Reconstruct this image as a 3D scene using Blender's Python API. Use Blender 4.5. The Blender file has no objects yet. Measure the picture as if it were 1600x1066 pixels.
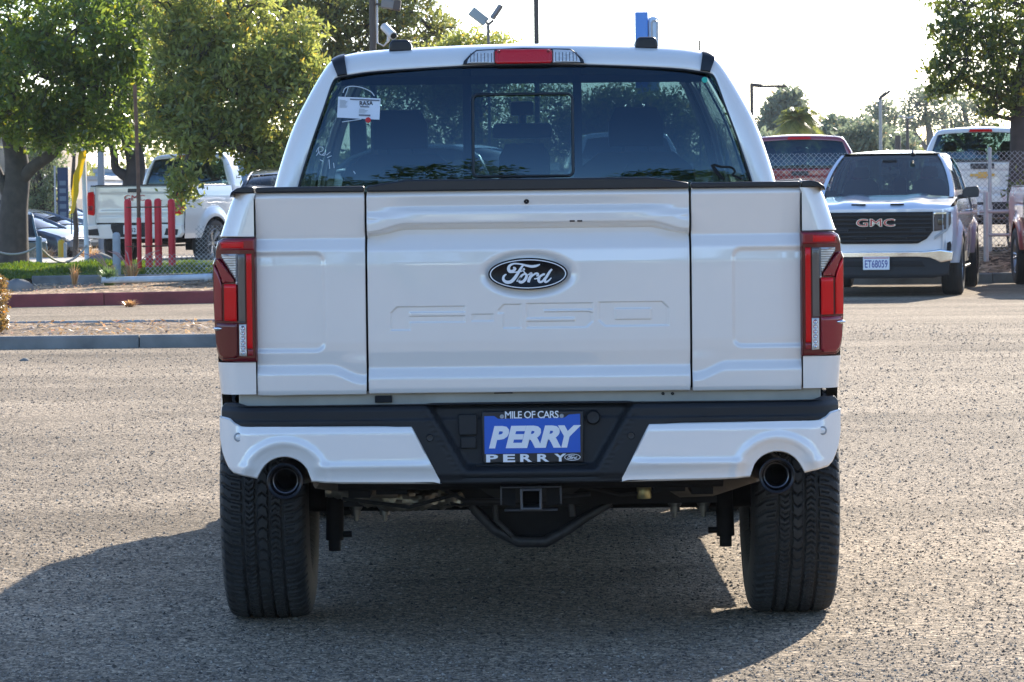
import bpy, math, random
import numpy as np
from mathutils import Vector, Matrix
random.seed(7); rng = np.random.default_rng(7)
R = math.radians
scene = bpy.context.scene
COL = scene.collection
# ------------------------------------------------------------------ camera
F_PX = 5450.0; CAM_H = 1.48; ROLL = 0.0113
cam_d = bpy.data.cameras.new('camera'); cam = bpy.data.objects.new('camera', cam_d); COL.objects.link(cam)
cam_d.sensor_width = 36.0; cam_d.lens = F_PX / 1600 * 36.0
cam_d.clip_start = 0.1; cam_d.clip_end = 6000
cam.matrix_world = Matrix.Translation((0, 0, CAM_H)) @ Matrix.Rotation(R(90 - 2.48), 4, 'X') @ Matrix.Rotation(-math.asin(ROLL), 4, 'Z')
scene.camera = cam
cam_d.dof.use_dof = True; cam_d.dof.focus_distance = 11.6; cam_d.dof.aperture_fstop = 40.0
# ------------------------------------------------------------------ sky, sun, exposure
SUN_AZ, SUN_EL = 20.0, 24.0            # degrees right of straight ahead, above the horizon
world = bpy.data.worlds.new('World'); scene.world = world; world.use_nodes = True
wn = world.node_tree; wn.nodes.clear()
wo = wn.nodes.new('ShaderNodeOutputWorld'); wb = wn.nodes.new('ShaderNodeBackground'); ws = wn.nodes.new('ShaderNodeTexSky')
ws.sky_type = 'NISHITA'; ws.sun_disc = False; ws.sun_elevation = R(SUN_EL); ws.sun_rotation = R(SUN_AZ)
ws.air_density = .75; ws.dust_density = .5; ws.ozone_density = 3.2; ws.altitude = 0
wb.inputs['Strength'].default_value = 0.15
wn.links.new(ws.outputs[0], wb.inputs['Color']); wn.links.new(wb.outputs[0], wo.inputs['Surface'])
sd = bpy.data.lights.new('sun', 'SUN'); sun = bpy.data.objects.new('sun', sd); COL.objects.link(sun)
sd.energy = 4.5; sd.angle = R(0.5); sd.color = (1.0, 0.90, 0.76)
_d = Vector((math.sin(R(SUN_AZ)) * math.cos(R(SUN_EL)), math.cos(R(SUN_AZ)) * math.cos(R(SUN_EL)), math.sin(R(SUN_EL))))
sun.rotation_euler = _d.to_track_quat('Z', 'Y').to_euler(); sun.location = (20, 50, 40)
vs = scene.view_settings
vs.view_transform = 'Standard'; vs.look = 'None'; vs.gamma = 1.0; vs.exposure = 1.34; vs.use_curve_mapping = False
scene.render.engine = 'CYCLES'
scene.cycles.max_bounces = 8; scene.cycles.transparent_max_bounces = 24

def W(px, py, Y):
    """pixel of the 1600 px photograph -> X, Z at distance Y (used to read real positions off the photo)"""
    dx, dy = px - 800, py - 533
    u = dx - dy * ROLL; v = dx * ROLL + dy
    return u * Y / F_PX, CAM_H - (v + 533 - 297) * Y / F_PX

# ------------------------------------------------------------------ materials
MATS = {}
def nt(name):
    m = bpy.data.materials.new(name); m.use_nodes = True; t = m.node_tree
    return m, t, t.nodes['Principled BSDF']
def mat(name, col, rough=0.5, metal=0.0, coat=0.0, spec=0.5, noise=0.0, nscale=8.0, bump=0.0, bscale=200.0, emit=None):
    if name in MATS: return MATS[name]
    m, t, b = nt(name)
    b.inputs['Base Color'].default_value = (*col, 1); b.inputs['Roughness'].default_value = rough
    b.inputs['Metallic'].default_value = metal; b.inputs['Coat Weight'].default_value = coat
    b.inputs['Coat Roughness'].default_value = 0.03; b.inputs['Specular IOR Level'].default_value = spec
    tc = t.nodes.new('ShaderNodeTexCoord')
    if noise:
        n = t.nodes.new('ShaderNodeTexNoise'); n.inputs['Scale'].default_value = nscale; n.inputs['Detail'].default_value = 6
        r = t.nodes.new('ShaderNodeMapRange'); r.inputs['From Min'].default_value = .3; r.inputs['From Max'].default_value = .7
        r.inputs['To Min'].default_value = 1 - noise; r.inputs['To Max'].default_value = 1 + noise
        mx = t.nodes.new('ShaderNodeVectorMath'); mx.operation = 'SCALE'; mx.inputs[0].default_value = col
        t.links.new(tc.outputs['Object'], n.inputs['Vector']); t.links.new(n.outputs['Fac'], r.inputs['Value'])
        t.links.new(r.outputs[0], mx.inputs['Scale']); t.links.new(mx.outputs[0], b.inputs['Base Color'])
        r2 = t.nodes.new('ShaderNodeMapRange'); r2.inputs['To Min'].default_value = max(0, rough - .12); r2.inputs['To Max'].default_value = min(1, rough + .12)
        t.links.new(n.outputs['Fac'], r2.inputs['Value']); t.links.new(r2.outputs[0], b.inputs['Roughness'])
    if bump:
        n = t.nodes.new('ShaderNodeTexNoise'); n.inputs['Scale'].default_value = bscale; n.inputs['Detail'].default_value = 3
        bp = t.nodes.new('ShaderNodeBump'); bp.inputs['Strength'].default_value = bump; bp.inputs['Distance'].default_value = .004
        t.links.new(tc.outputs['Object'], n.inputs['Vector']); t.links.new(n.outputs['Fac'], bp.inputs['Height']); t.links.new(bp.outputs[0], b.inputs['Normal'])
    if emit:
        b.inputs['Emission Color'].default_value = (*emit[0], 1); b.inputs['Emission Strength'].default_value = emit[1]
    MATS[name] = m; return m

def paint(name, col, dust=0.35, flake=0.0):
    if name in MATS: return MATS[name]
    m, t, b = nt(name)
    b.inputs['Roughness'].default_value = .32; b.inputs['Coat Weight'].default_value = 1; b.inputs['Coat Roughness'].default_value = .03
    b.inputs['Metallic'].default_value = flake; b.inputs['Coat IOR'].default_value = 1.9
    tc = t.nodes.new('ShaderNodeTexCoord')
    n = t.nodes.new('ShaderNodeTexNoise'); n.inputs['Scale'].default_value = 5; n.inputs['Detail'].default_value = 8; n.inputs['Roughness'].default_value = .65
    n2 = t.nodes.new('ShaderNodeTexVoronoi'); n2.inputs['Scale'].default_value = 26; n2.inputs['Randomness'].default_value = 1
    t.links.new(tc.outputs['Object'], n.inputs['Vector']); t.links.new(tc.outputs['Object'], n2.inputs['Vector'])
    r = t.nodes.new('ShaderNodeMapRange'); r.inputs['From Min'].default_value = .35; r.inputs['From Max'].default_value = .75; r.inputs['To Max'].default_value = .10 * dust
    t.links.new(n.outputs['Fac'], r.inputs['Value'])
    mx = t.nodes.new('ShaderNodeMix'); mx.data_type = 'RGBA'
    mx.inputs[6].default_value = (*col, 1); mx.inputs[7].default_value = (.38, .32, .25, 1)
    t.links.new(r.outputs[0], mx.inputs[0])
    # small specks of dirt with a shape of their own
    r3 = t.nodes.new('ShaderNodeMapRange'); r3.inputs['From Min'].default_value = .045; r3.inputs['From Max'].default_value = .03
    sp = t.nodes.new('ShaderNodeTexNoise'); sp.inputs['Scale'].default_value = 3.1
    t.links.new(tc.outputs['Object'], sp.inputs['Vector'])
    g = t.nodes.new('ShaderNodeMath'); g.operation = 'GREATER_THAN'; g.inputs[1].default_value = .6
    t.links.new(sp.outputs['Fac'], g.inputs[0])
    mm = t.nodes.new('ShaderNodeMath'); mm.operation = 'MULTIPLY'
    t.links.new(n2.outputs['Distance'], r3.inputs['Value']); t.links.new(r3.outputs[0], mm.inputs[0]); t.links.new(g.outputs[0], mm.inputs[1])
    m3 = t.nodes.new('ShaderNodeMath'); m3.operation = 'MULTIPLY'; m3.inputs[1].default_value = .6 * dust
    t.links.new(mm.outputs[0], m3.inputs[0])
    mx2 = t.nodes.new('ShaderNodeMix'); mx2.data_type = 'RGBA'; mx2.inputs[7].default_value = (.12, .09, .07, 1)
    t.links.new(mx.outputs[2], mx2.inputs[6]); t.links.new(m3.outputs[0], mx2.inputs[0])
    t.links.new(mx2.outputs[2], b.inputs['Base Color'])
    r4 = t.nodes.new('ShaderNodeMapRange'); r4.inputs['To Min'].default_value = .02; r4.inputs['To Max'].default_value = .02 + .10 * dust
    t.links.new(n.outputs['Fac'], r4.inputs['Value']); t.links.new(r4.outputs[0], b.inputs['Coat Roughness'])
    n4 = t.nodes.new('ShaderNodeTexNoise'); n4.inputs['Scale'].default_value = 3.0; n4.inputs['Detail'].default_value = 1
    t.links.new(tc.outputs['Object'], n4.inputs['Vector'])
    bp = t.nodes.new('ShaderNodeBump'); bp.inputs['Strength'].default_value = .35; bp.inputs['Distance'].default_value = .006
    t.links.new(n4.outputs['Fac'], bp.inputs['Height']); t.links.new(bp.outputs[0], b.inputs['Coat Normal'])
    MATS[name] = m; return m

def glass(name, tint, ior=1.55, rough=0.0, gcol=(1, 1, 1)):
    if name in MATS: return MATS[name]
    m = bpy.data.materials.new(name); m.use_nodes = True; t = m.node_tree; t.nodes.clear()
    o = t.nodes.new('ShaderNodeOutputMaterial'); tr = t.nodes.new('ShaderNodeBsdfTransparent'); gl = t.nodes.new('ShaderNodeBsdfGlossy')
    fr = t.nodes.new('ShaderNodeFresnel'); mx = t.nodes.new('ShaderNodeMixShader')
    g_ = t.nodes.new('ShaderNodeNewGeometry'); mr = t.nodes.new('ShaderNodeMapRange'); mr.inputs['To Min'].default_value = ior; mr.inputs['To Max'].default_value = 1 / ior
    t.links.new(g_.outputs['Backfacing'], mr.inputs['Value']); t.links.new(mr.outputs[0], fr.inputs['IOR']); tr.inputs['Color'].default_value = (*tint, 1); gl.inputs['Roughness'].default_value = rough; gl.inputs['Color'].default_value = (*gcol, 1)
    t.links.new(fr.outputs[0], mx.inputs[0]); t.links.new(tr.outputs[0], mx.inputs[1]); t.links.new(gl.outputs[0], mx.inputs[2]); t.links.new(mx.outputs[0], o.inputs['Surface'])
    MATS[name] = m; return m

def leafmat(name, c1, c2, trans=.45):
    if name in MATS: return MATS[name]
    m = bpy.data.materials.new(name); m.use_nodes = True; t = m.node_tree; t.nodes.clear()
    o = t.nodes.new('ShaderNodeOutputMaterial'); p = t.nodes.new('ShaderNodeBsdfPrincipled'); tl = t.nodes.new('ShaderNodeBsdfTranslucent')
    mx = t.nodes.new('ShaderNodeMixShader'); g = t.nodes.new('ShaderNodeNewGeometry'); cr = t.nodes.new('ShaderNodeValToRGB')
    cr.color_ramp.elements[0].color = (*c1, 1); cr.color_ramp.elements[1].color = (*c2, 1)
    e = cr.color_ramp.elements.new(.93); e.color = (*c2, 1); cr.color_ramp.elements[-1].color = (c2[0] * 1.7, c2[1] * 1.15, c2[2], 1)
    t.links.new(g.outputs['Random Per Island'], cr.inputs[0]); t.links.new(cr.outputs[0], p.inputs['Base Color'])
    hs = t.nodes.new('ShaderNodeHueSaturation'); hs.inputs['Value'].default_value = 2.3; hs.inputs['Saturation'].default_value = 1.15; hs.inputs['Hue'].default_value = .485
    t.links.new(cr.outputs[0], hs.inputs['Color']); t.links.new(hs.outputs[0], tl.inputs['Color'])
    p.inputs['Roughness'].default_value = .30; mx.inputs[0].default_value = trans
    t.links.new(p.outputs[0], mx.inputs[1]); t.links.new(tl.outputs[0], mx.inputs[2]); t.links.new(mx.outputs[0], o.inputs['Surface'])
    MATS[name] = m; return m

def bark(name, col):
    return mat(name, col, .9, noise=.35, nscale=6, bump=1.0, bscale=25)

def ground_mat(name, ca, cb, cdark, scale=70., big=.25, dscale=1.0, bump=.7):
    """aggregate: pale and dark stones in a binder, worn in broad patches"""
    m, t, b = nt(name); b.inputs['Roughness'].default_value = .92; b.inputs['Specular IOR Level'].default_value = .08
    tc = t.nodes.new('ShaderNodeTexCoord')
    v = t.nodes.new('ShaderNodeTexVoronoi'); v.inputs['Scale'].default_value = scale
    v2 = t.nodes.new('ShaderNodeTexVoronoi'); v2.inputs['Scale'].default_value = scale * .37
    n = t.nodes.new('ShaderNodeTexNoise'); n.inputs['Scale'].default_value = .55; n.inputs['Detail'].default_value = 7; n.inputs['Roughness'].default_value = .6
    n3 = t.nodes.new('ShaderNodeTexNoise'); n3.inputs['Scale'].default_value = scale * .22; n3.inputs['Detail'].default_value = 5; n3.inputs['Roughness'].default_value = .75
    mp = t.nodes.new('ShaderNodeMapping'); mp.inputs['Scale'].default_value = (.35, 1.0, 1.0)
    t.links.new(tc.outputs['Object'], mp.inputs[0])
    for x in (v, v2, n3): t.links.new(tc.outputs['Object'], x.inputs['Vector'])
    t.links.new(mp.outputs[0], n.inputs['Vector'])
    sep = t.nodes.new('ShaderNodeSeparateColor'); t.links.new(v.outputs['Color'], sep.inputs[0])
    cr = t.nodes.new('ShaderNodeValToRGB'); e = cr.color_ramp.elements
    e[0].position = 0; e[0].color = (*cdark, 1); e[1].position = 1; e[1].color = tuple(min(1, x * 1.75) for x in ca) + (1,)
    a = e.new(.28); a.color = (*cb, 1); a = e.new(.7); a.color = (*ca, 1)
    t.links.new(sep.outputs[0], cr.inputs[0])
    mx = t.nodes.new('ShaderNodeMix'); mx.data_type = 'RGBA'; mx.blend_type = 'MULTIPLY'; mx.inputs[0].default_value = 1
    r = t.nodes.new('ShaderNodeMapRange'); r.inputs['From Min'].default_value = .3; r.inputs['From Max'].default_value = .72; r.inputs['To Min'].default_value = 1 - big; r.inputs['To Max'].default_value = 1 + big
    t.links.new(n.outputs['Fac'], r.inputs['Value']); t.links.new(cr.outputs[0], mx.inputs[6])
    r3 = t.nodes.new('ShaderNodeMapRange'); r3.inputs['From Min'].default_value = .3; r3.inputs['From Max'].default_value = .7; r3.inputs['To Min'].default_value = .38; r3.inputs['To Max'].default_value = 1.65
    t.links.new(n3.outputs['Fac'], r3.inputs['Value'])
    mu = t.nodes.new('ShaderNodeMath'); mu.operation = 'MULTIPLY'; t.links.new(r.outputs[0], mu.inputs[0]); t.links.new(r3.outputs[0], mu.inputs[1])
    n5 = t.nodes.new('ShaderNodeTexNoise'); n5.inputs['Scale'].default_value = 1.6; n5.inputs['Detail'].default_value = 9; n5.inputs['Roughness'].default_value = .7; t.links.new(mp.outputs[0], n5.inputs['Vector'])
    r5 = t.nodes.new('ShaderNodeMapRange'); r5.inputs['From Min'].default_value = .52; r5.inputs['From Max'].default_value = .68; r5.inputs['To Min'].default_value = 1; r5.inputs['To Max'].default_value = 1 - big * .9; t.links.new(n5.outputs['Fac'], r5.inputs['Value'])
    mu5 = t.nodes.new('ShaderNodeMath'); mu5.operation = 'MULTIPLY'; t.links.new(mu.outputs[0], mu5.inputs[0]); t.links.new(r5.outputs[0], mu5.inputs[1]); mu = mu5
    t.links.new(mu.outputs[0], mx.inputs[7]); t.links.new(mx.outputs[2], b.inputs['Base Color'])
    ad = t.nodes.new('ShaderNodeMath'); ad.operation = 'MULTIPLY_ADD'; ad.inputs[1].default_value = 2.2
    t.links.new(v2.outputs['Distance'], ad.inputs[0]); t.links.new(v.outputs['Distance'], ad.inputs[2])
    ad2 = t.nodes.new('ShaderNodeMath'); ad2.operation = 'ADD'; t.links.new(ad.outputs[0], ad2.inputs[0]); t.links.new(n3.outputs['Fac'], ad2.inputs[1])
    bp = t.nodes.new('ShaderNodeBump'); bp.inputs['Strength'].default_value = bump; bp.inputs['Distance'].default_value = .011 * dscale; bp.invert = True
    t.links.new(ad2.outputs[0], bp.inputs['Height']); t.links.new(bp.outputs[0], b.inputs['Normal'])
    MATS[name] = m; return m

# ------------------------------------------------------------------ mesh helpers
def tag(o, label=None, cat=None, group=None, kind=None):
    if label: o['label'] = label
    if cat: o['category'] = cat
    if group: o['group'] = group
    if kind: o['kind'] = kind
    return o
def thing(name, label, cat, loc=(0, 0, 0), rotz=0, group=None, scale=1.0):
    o = bpy.data.objects.new(name, None); COL.objects.link(o); o.empty_display_size = .2
    o.location = loc; o.rotation_euler = (0, 0, rotz); o.scale = (scale,) * 3
    return tag(o, label, cat, group)
def link_mesh(name, me, m, parent=None, label=None):
    o = bpy.data.objects.new(name, me); COL.objects.link(o)
    if m is not None and len(me.materials) == 0: me.materials.append(m)
    if parent is not None: o.parent = parent
    if label: o['label'] = label
    return o
def quads_obj(name, V, Q, m, parent=None, smooth=True, label=None, angle=None):
    V = np.asarray(V, dtype=np.float32).reshape(-1, 3); Q = np.asarray(Q, dtype=np.int32).reshape(-1, 4)
    me = bpy.data.meshes.new(name); me.vertices.add(len(V)); me.vertices.foreach_set('co', V.ravel())
    me.loops.add(Q.size); me.loops.foreach_set('vertex_index', Q.ravel()); me.polygons.add(len(Q))
    me.polygons.foreach_set('loop_start', np.arange(len(Q), dtype=np.int32) * 4)
    if smooth: me.polygons.foreach_set('use_smooth', np.ones(len(Q), dtype=bool))
    me.update(calc_edges=True); me.validate()
    if angle and smooth: me.set_sharp_from_angle(angle=R(angle))
    return link_mesh(name, me, m, parent, label)
class MB:
    def __init__(s): s.v = []; s.f = []
    def add(s, V, Fc):
        n = len(s.v); s.v += [tuple(map(float, p)) for p in V]; s.f += [tuple(int(i) + n for i in f) for f in Fc]; return s
    def box(s, x0, x1, y0, y1, z0, z1):
        V = [(x, y, z) for z in (z0, z1) for y in (y0, y1) for x in (x0, x1)]
        return s.add(V, [(0, 2, 3, 1), (4, 5, 7, 6), (0, 1, 5, 4), (2, 6, 7, 3), (0, 4, 6, 2), (1, 3, 7, 5)])
    def obox(s, c, size, M=None):
        hx, hy, hz = [k / 2 for k in size]; V = [Vector((x, y, z)) for z in (-hz, hz) for y in (-hy, hy) for x in (-hx, hx)]
        V = [(M @ p if M is not None else p) + Vector(c) for p in V]
        return s.add(V, [(0, 2, 3, 1), (4, 5, 7, 6), (0, 1, 5, 4), (2, 6, 7, 3), (0, 4, 6, 2), (1, 3, 7, 5)])
    def tube(s, pts, rad, n=8, cap=True, sq=(1, 1)):
        pts = [Vector(tuple(map(float, p))) for p in pts]; k = len(pts)
        if not hasattr(rad, '__len__'): rad = [rad] * k
        up = Vector((0, 0, 1)); rings = []; px = None
        for i, p in enumerate(pts):
            d = (pts[min(i + 1, k - 1)] - pts[max(i - 1, 0)]).normalized()
            if px is None:
                a = up if abs(d.dot(up)) < .95 else Vector((0, 1, 0)); px = a.cross(d).normalized()
            else: px = (px - d * px.dot(d)).normalized()
            py = d.cross(px)
            rings.append([p + rad[i] * (math.cos(2 * math.pi * j / n) * px * sq[0] + math.sin(2 * math.pi * j / n) * py * sq[1]) for j in range(n)])
        V = [q for r in rings for q in r]; Fc = [(i * n + j, i * n + (j + 1) % n, (i + 1) * n + (j + 1) % n, (i + 1) * n + j) for i in range(k - 1) for j in range(n)]
        if cap: Fc += [tuple(range(n - 1, -1, -1)), tuple((k - 1) * n + j for j in range(n))]
        return s.add(V, Fc)
    def lathe(s, prof, c=(0, 0, 0), axis='x', n=32, closed=False):
        """prof: (along axis, radius)"""
        V = []
        for a, r in prof:
            for j in range(n):
                t = 2 * math.pi * j / n; p = (a, r * math.cos(t), r * math.sin(t))
                if axis == 'y': p = (p[1], p[0], p[2])
                if axis == 'z': p = (p[1], p[2], p[0])
                V.append((p[0] + c[0], p[1] + c[1], p[2] + c[2]))
        k = len(prof); Fc = [(i * n + j, i * n + (j + 1) % n, (i + 1) * n + (j + 1) % n, (i + 1) * n + j) for i in range(k - 1) for j in range(n)]
        if closed: Fc += [((k - 1) * n + j, (k - 1) * n + (j + 1) % n, (j + 1) % n, j) for j in range(n)]
        return s.add(V, Fc)
    def prism(s, poly, a0, a1, axis='y'):
        """poly in the plane across axis: y -> (x,z), z -> (x,y), x -> (y,z)"""
        def P(q, a): return (q[0], a, q[1]) if axis == 'y' else ((q[0], q[1], a) if axis == 'z' else (a, q[0], q[1]))
        n = len(poly); V = [P(q, a0) for q in poly] + [P(q, a1) for q in poly]
        return s.add(V, [tuple(range(n - 1, -1, -1)), tuple(range(n, 2 * n))] + [(i, (i + 1) % n, n + (i + 1) % n, n + i) for i in range(n)])
    def grid(s, P):
        """P: array nu x nv x 3"""
        P = np.asarray(P); nu, nv = P.shape[:2]
        return s.add(P.reshape(-1, 3), [(i * nv + j, (i + 1) * nv + j, (i + 1) * nv + j + 1, i * nv + j + 1) for i in range(nu - 1) for j in range(nv - 1)])
    def build(s, name, m, parent=None, smooth=None, bevel=0, label=None, seg=2):
        me = bpy.data.meshes.new(name); me.from_pydata(s.v, [], s.f)
        import bmesh
        bm = bmesh.new(); bm.from_mesh(me); bmesh.ops.recalc_face_normals(bm, faces=bm.faces); bm.to_mesh(me); bm.free()
        if smooth:
            me.polygons.foreach_set('use_smooth', np.ones(len(me.polygons), dtype=bool)); me.set_sharp_from_angle(angle=R(smooth))
        me.update(); o = link_mesh(name, me, m, parent, label)
        if bevel:
            b = o.modifiers.new('bevel', 'BEVEL'); b.width = bevel; b.segments = seg; b.limit_method = 'ANGLE'; b.angle_limit = R(35)
            if not smooth: me.polygons.foreach_set('use_smooth', np.ones(len(me.polygons), dtype=bool)); me.set_sharp_from_angle(angle=R(60))
        return o
def gridfun(us, vs_, fun):
    U, Vv = np.meshgrid(us, vs_, indexing='ij'); X, Y, Z = fun(U, Vv)
    P = np.stack([X + 0 * U, Y + 0 * U, Z + 0 * U], -1); nu, nv = len(us), len(vs_)
    I = np.arange(nu * nv).reshape(nu, nv)
    Q = np.stack([I[:-1, :-1], I[1:, :-1], I[1:, 1:], I[:-1, 1:]], -1)
    return P.reshape(-1, 3), Q.reshape(-1, 4)
def sst(a, b, x):
    t = np.clip((x - a) / (b - a), 0, 1); return t * t * (3 - 2 * t)
def poly_patch(name, poly, yfun, m, parent, nx=24, nz=14, skirt=.02, roll=.003, label=None, flip=False, angle=None):
    """column-filled patch inside an x-z outline (one span per column), on the surface y = yfun(x,z), with rolled edges and a skirt"""
    poly = np.array(poly, float); poly = np.round(poly, 5); xs0 = np.unique(poly[:, 0]); x0, x1 = xs0[0], xs0[-1]
    xs = np.unique(np.concatenate([np.linspace(x0, x1, nx), xs0]))
    xs = np.array([x0 + 1e-6] + list(xs[1:-1]) + [x1 - 1e-6])
    tops, bots = [], []
    n = len(poly)
    for x in xs:
        zz = []
        for i in range(n):
            a, b = poly[i], poly[(i + 1) % n]
            if (a[0] - x) * (b[0] - x) <= 0 and abs(a[0] - b[0]) > 1e-9:
                zz.append(a[1] + (b[1] - a[1]) * (x - a[0]) / (b[0] - a[0]))
        tops.append(max(zz)); bots.append(min(zz))
    tops = np.array(tops); bots = np.array(bots); V = []
    w = x1 - x0
    xe = np.concatenate([[x0, x0], xs, [x1, x1]]); te = np.concatenate([[tops[0]] * 2, tops, [tops[-1]] * 2]); be = np.concatenate([[bots[0]] * 2, bots, [bots[-1]] * 2])
    # inset columns so the edge rolls
    rr = min(.006, w * .1); xe[2] = x0 + rr; xe[-3] = x1 - rr
    offc = np.zeros(len(xe)); offc[0] = skirt; offc[1] = roll; offc[-1] = skirt; offc[-2] = roll
    rows = np.concatenate([[0, 0], np.linspace(0, 1, nz), [1, 1]]); offr = np.zeros(len(rows)); offr[0] = skirt; offr[1] = roll; offr[-1] = skirt; offr[-2] = roll
    P = np.zeros((len(xe), len(rows), 3))
    for i in range(len(xe)):
        h = max(te[i] - be[i], 1e-6); r = rows.copy(); e = min(.006 / h, .12); r[2] = e; r[-3] = 1 - e
        z = be[i] + r * h; y = yfun(np.full_like(z, xe[i]), z) + np.maximum(offr, offc[i])
        P[i, :, 0] = xe[i]; P[i, :, 1] = y; P[i, :, 2] = z
    nu, nv = P.shape[:2]; I = np.arange(nu * nv).reshape(nu, nv)
    Q = np.stack([I[:-1, :-1], I[1:, :-1], I[1:, 1:], I[:-1, 1:]], -1).reshape(-1, 4)
    if flip: Q = Q[:, ::-1]
    return quads_obj(name, P.reshape(-1, 3), Q, m, parent, True, label, angle)
def tris_obj(name, V, T, m, parent=None):
    V = np.asarray(V, dtype=np.float32).reshape(-1, 3); T = np.asarray(T, dtype=np.int32).reshape(-1, 3)
    me = bpy.data.meshes.new(name); me.vertices.add(len(V)); me.vertices.foreach_set('co', V.ravel()); me.loops.add(T.size); me.loops.foreach_set('vertex_index', T.ravel()); me.polygons.add(len(T))
    me.polygons.foreach_set('loop_start', np.arange(len(T), dtype=np.int32) * 3); me.update(calc_edges=True); return link_mesh(name, me, m, parent)
def mirror_poly(p): return [(-x, z) for x, z in p]
_txt = {}
def text_mb(s, w=None, h=None, shear=0, thick=0, ext=.001, space=1.0):
    """flat lettering in the x-z plane (front towards -y), centred on the origin, fitted to w x h"""
    key = (s, shear, thick, space)
    if key not in _txt:
        c = bpy.data.curves.new('lettering', 'FONT'); c.body = s; c.size = 1; c.shear = shear; c.offset = thick; c.resolution_u = 3; c.space_character = space
        o = bpy.data.objects.new('lettering', c); COL.objects.link(o); dg = bpy.context.evaluated_depsgraph_get(); dg.update()
        me = bpy.data.meshes.new_from_object(o.evaluated_get(dg))
        V = np.array([v.co[:] for v in me.vertices]); Fc = [tuple(p.vertices) for p in me.polygons]
        bpy.data.objects.remove(o); bpy.data.curves.remove(c); bpy.data.meshes.remove(me); _txt[key] = (V, Fc)
    V, Fc = _txt[key]; V = V.copy(); mn, mx = V.min(0), V.max(0); c0 = (mn + mx) / 2
    sx = (w / (mx[0] - mn[0])) if w else None; sz = (h / (mx[1] - mn[1])) if h else None
    sx = sx or sz; sz = sz or sx
    X = (V[:, 0] - c0[0]) * sx; Z = (V[:, 1] - c0[1]) * sz
    P0 = np.stack([X, np.zeros_like(X), Z], -1); P1 = P0.copy(); P1[:, 1] = ext; n = len(P0)
    from collections import Counter
    ed = Counter()
    for f in Fc:
        for i in range(len(f)): ed[(f[i], f[(i + 1) % len(f)])] += 1
    side = [(a, b, b + n, a + n) for (a, b) in ed if (b, a) not in ed]
    b = MB(); b.add(np.concatenate([P0, P1]), list(Fc) + side); return b
def move_mb(b, d): b.v = [(x + d[0], y + d[1], z + d[2]) for x, y, z in b.v]; return b
def copy_tree(o, parent=None):
    c = o.copy(); COL.objects.link(c); c.parent = parent
    for ch in list(o.children): copy_tree(ch, c)
    return c
def set_mat(o, m):     # per-object material override on a copy that shares mesh data
    o.material_slots[0].link = 'OBJECT'; o.material_slots[0].material = m
# ------------------------------------------------------------------ shared vehicle materials
M_WHITE = paint('white_paint', (.79, .76, .72), .4)
M_WHITE2 = paint('white_paint_clean', (.82, .805, .785), .2)
M_PLAST = mat('black_plastic', (.013, .015, .018), .5, spec=.35, bump=.25, bscale=900)
M_CAP = mat('black_cap', (.012, .014, .018), .38)
M_BLACK = mat('matte_black', (.008, .008, .009), .8)
M_UNDER = mat('underbody_black', (.007, .007, .008), .7, spec=.2, noise=.5, nscale=15)
M_RUBBER = mat('tyre_rubber', (.021, .022, .023), .68, noise=.35, nscale=14, bump=.3, bscale=300)
M_CHROME = mat('chrome', (.75, .75, .76), .12, metal=1)
M_ALU = mat('wheel_alloy', (.42, .42, .43), .3, metal=.9)
M_FRAMEB = mat('primer_frame', (.40, .37, .31), .5, coat=.3, noise=.15)
M_PIPE = mat('exhaust_steel', (.26, .22, .17), .34, metal=1, noise=.35, nscale=20, bump=.6, bscale=40)
M_GLASS = glass('tinted_glass', (.056, .100, .125), 1.62, 0.0, (.50, .76, 1.0))  # blue of the mirrored sky is put into the gloss colour
M_GLASSF = glass('windshield_glass', (.60, .70, .68), 1.75)
M_SEAT = mat('seat_fabric', (.022, .023, .026), .85)
M_RED = mat('red_lens', (.66, .002, .008), .12, coat=.2, spec=.25)
M_REDD = mat('dark_red_lens', (.11, .002, .008), .1, coat=.4)
M_REDM = mat('maroon_lens', (.24, .003, .018), .1, coat=.5)
M_CLEAR = mat('clear_lens', (.66, .66, .65), .22, metal=.35, coat=1, bump=1.0, bscale=90)
M_SMOKE = mat('smoke_lens', (.10, .088, .088), .15, coat=1)
M_GREY = mat('grey_metal', (.35, .36, .37), .45, noise=.1)
M_PRINTW = mat('white_print', (.78, .80, .83), .5)
M_PRINTB = mat('blue_print', (.006, .095, .50), .45, coat=.1)
M_PAPER = mat('white_paper', (.72, .75, .80), .6)
M_INK = mat('dark_ink', (.03, .03, .04), .6)

def catmull(P, k=5):
    P = np.array(P, float); n = len(P); out = []
    for i in range(n - 1):
        p0 = P[max(i - 1, 0)]; p1 = P[i]; p2 = P[i + 1]; p3 = P[min(i + 2, n - 1)]
        for j in range(k):
            t = j / k
            out.append(.5 * ((2 * p1) + (-p0 + p2) * t + (2 * p0 - 5 * p1 + 4 * p2 - p3) * t * t + (-p0 + 3 * p1 - 3 * p2 + p3) * t ** 3))
    out.append(P[-1]); return np.array(out)
CAB_O = catmull([(.945, 1.36), (.935, 1.497), (.871, 1.704), (.807, 1.837), (.75, 1.934), (.717, 1.972), (.668, 1.993), (.54, 2.010), (.227, 2.024), (0, 2.027)])
CAB_G = catmull([(.855, 1.42), (.842, 1.497), (.794, 1.65), (.745, 1.79), (.712, 1.885), (.690, 1.905), (.655, 1.912), (.54, 1.926), (.227, 1.942), (0, 1.945)])
def cab_yb(z): d = np.maximum(np.asarray(z, float) - 1.50, 0); return 1.83 + .05 * d + .31 * d * d
def cab_yf(z): return 4.60 - (np.asarray(z, float) - 1.36) * 1.38

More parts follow.
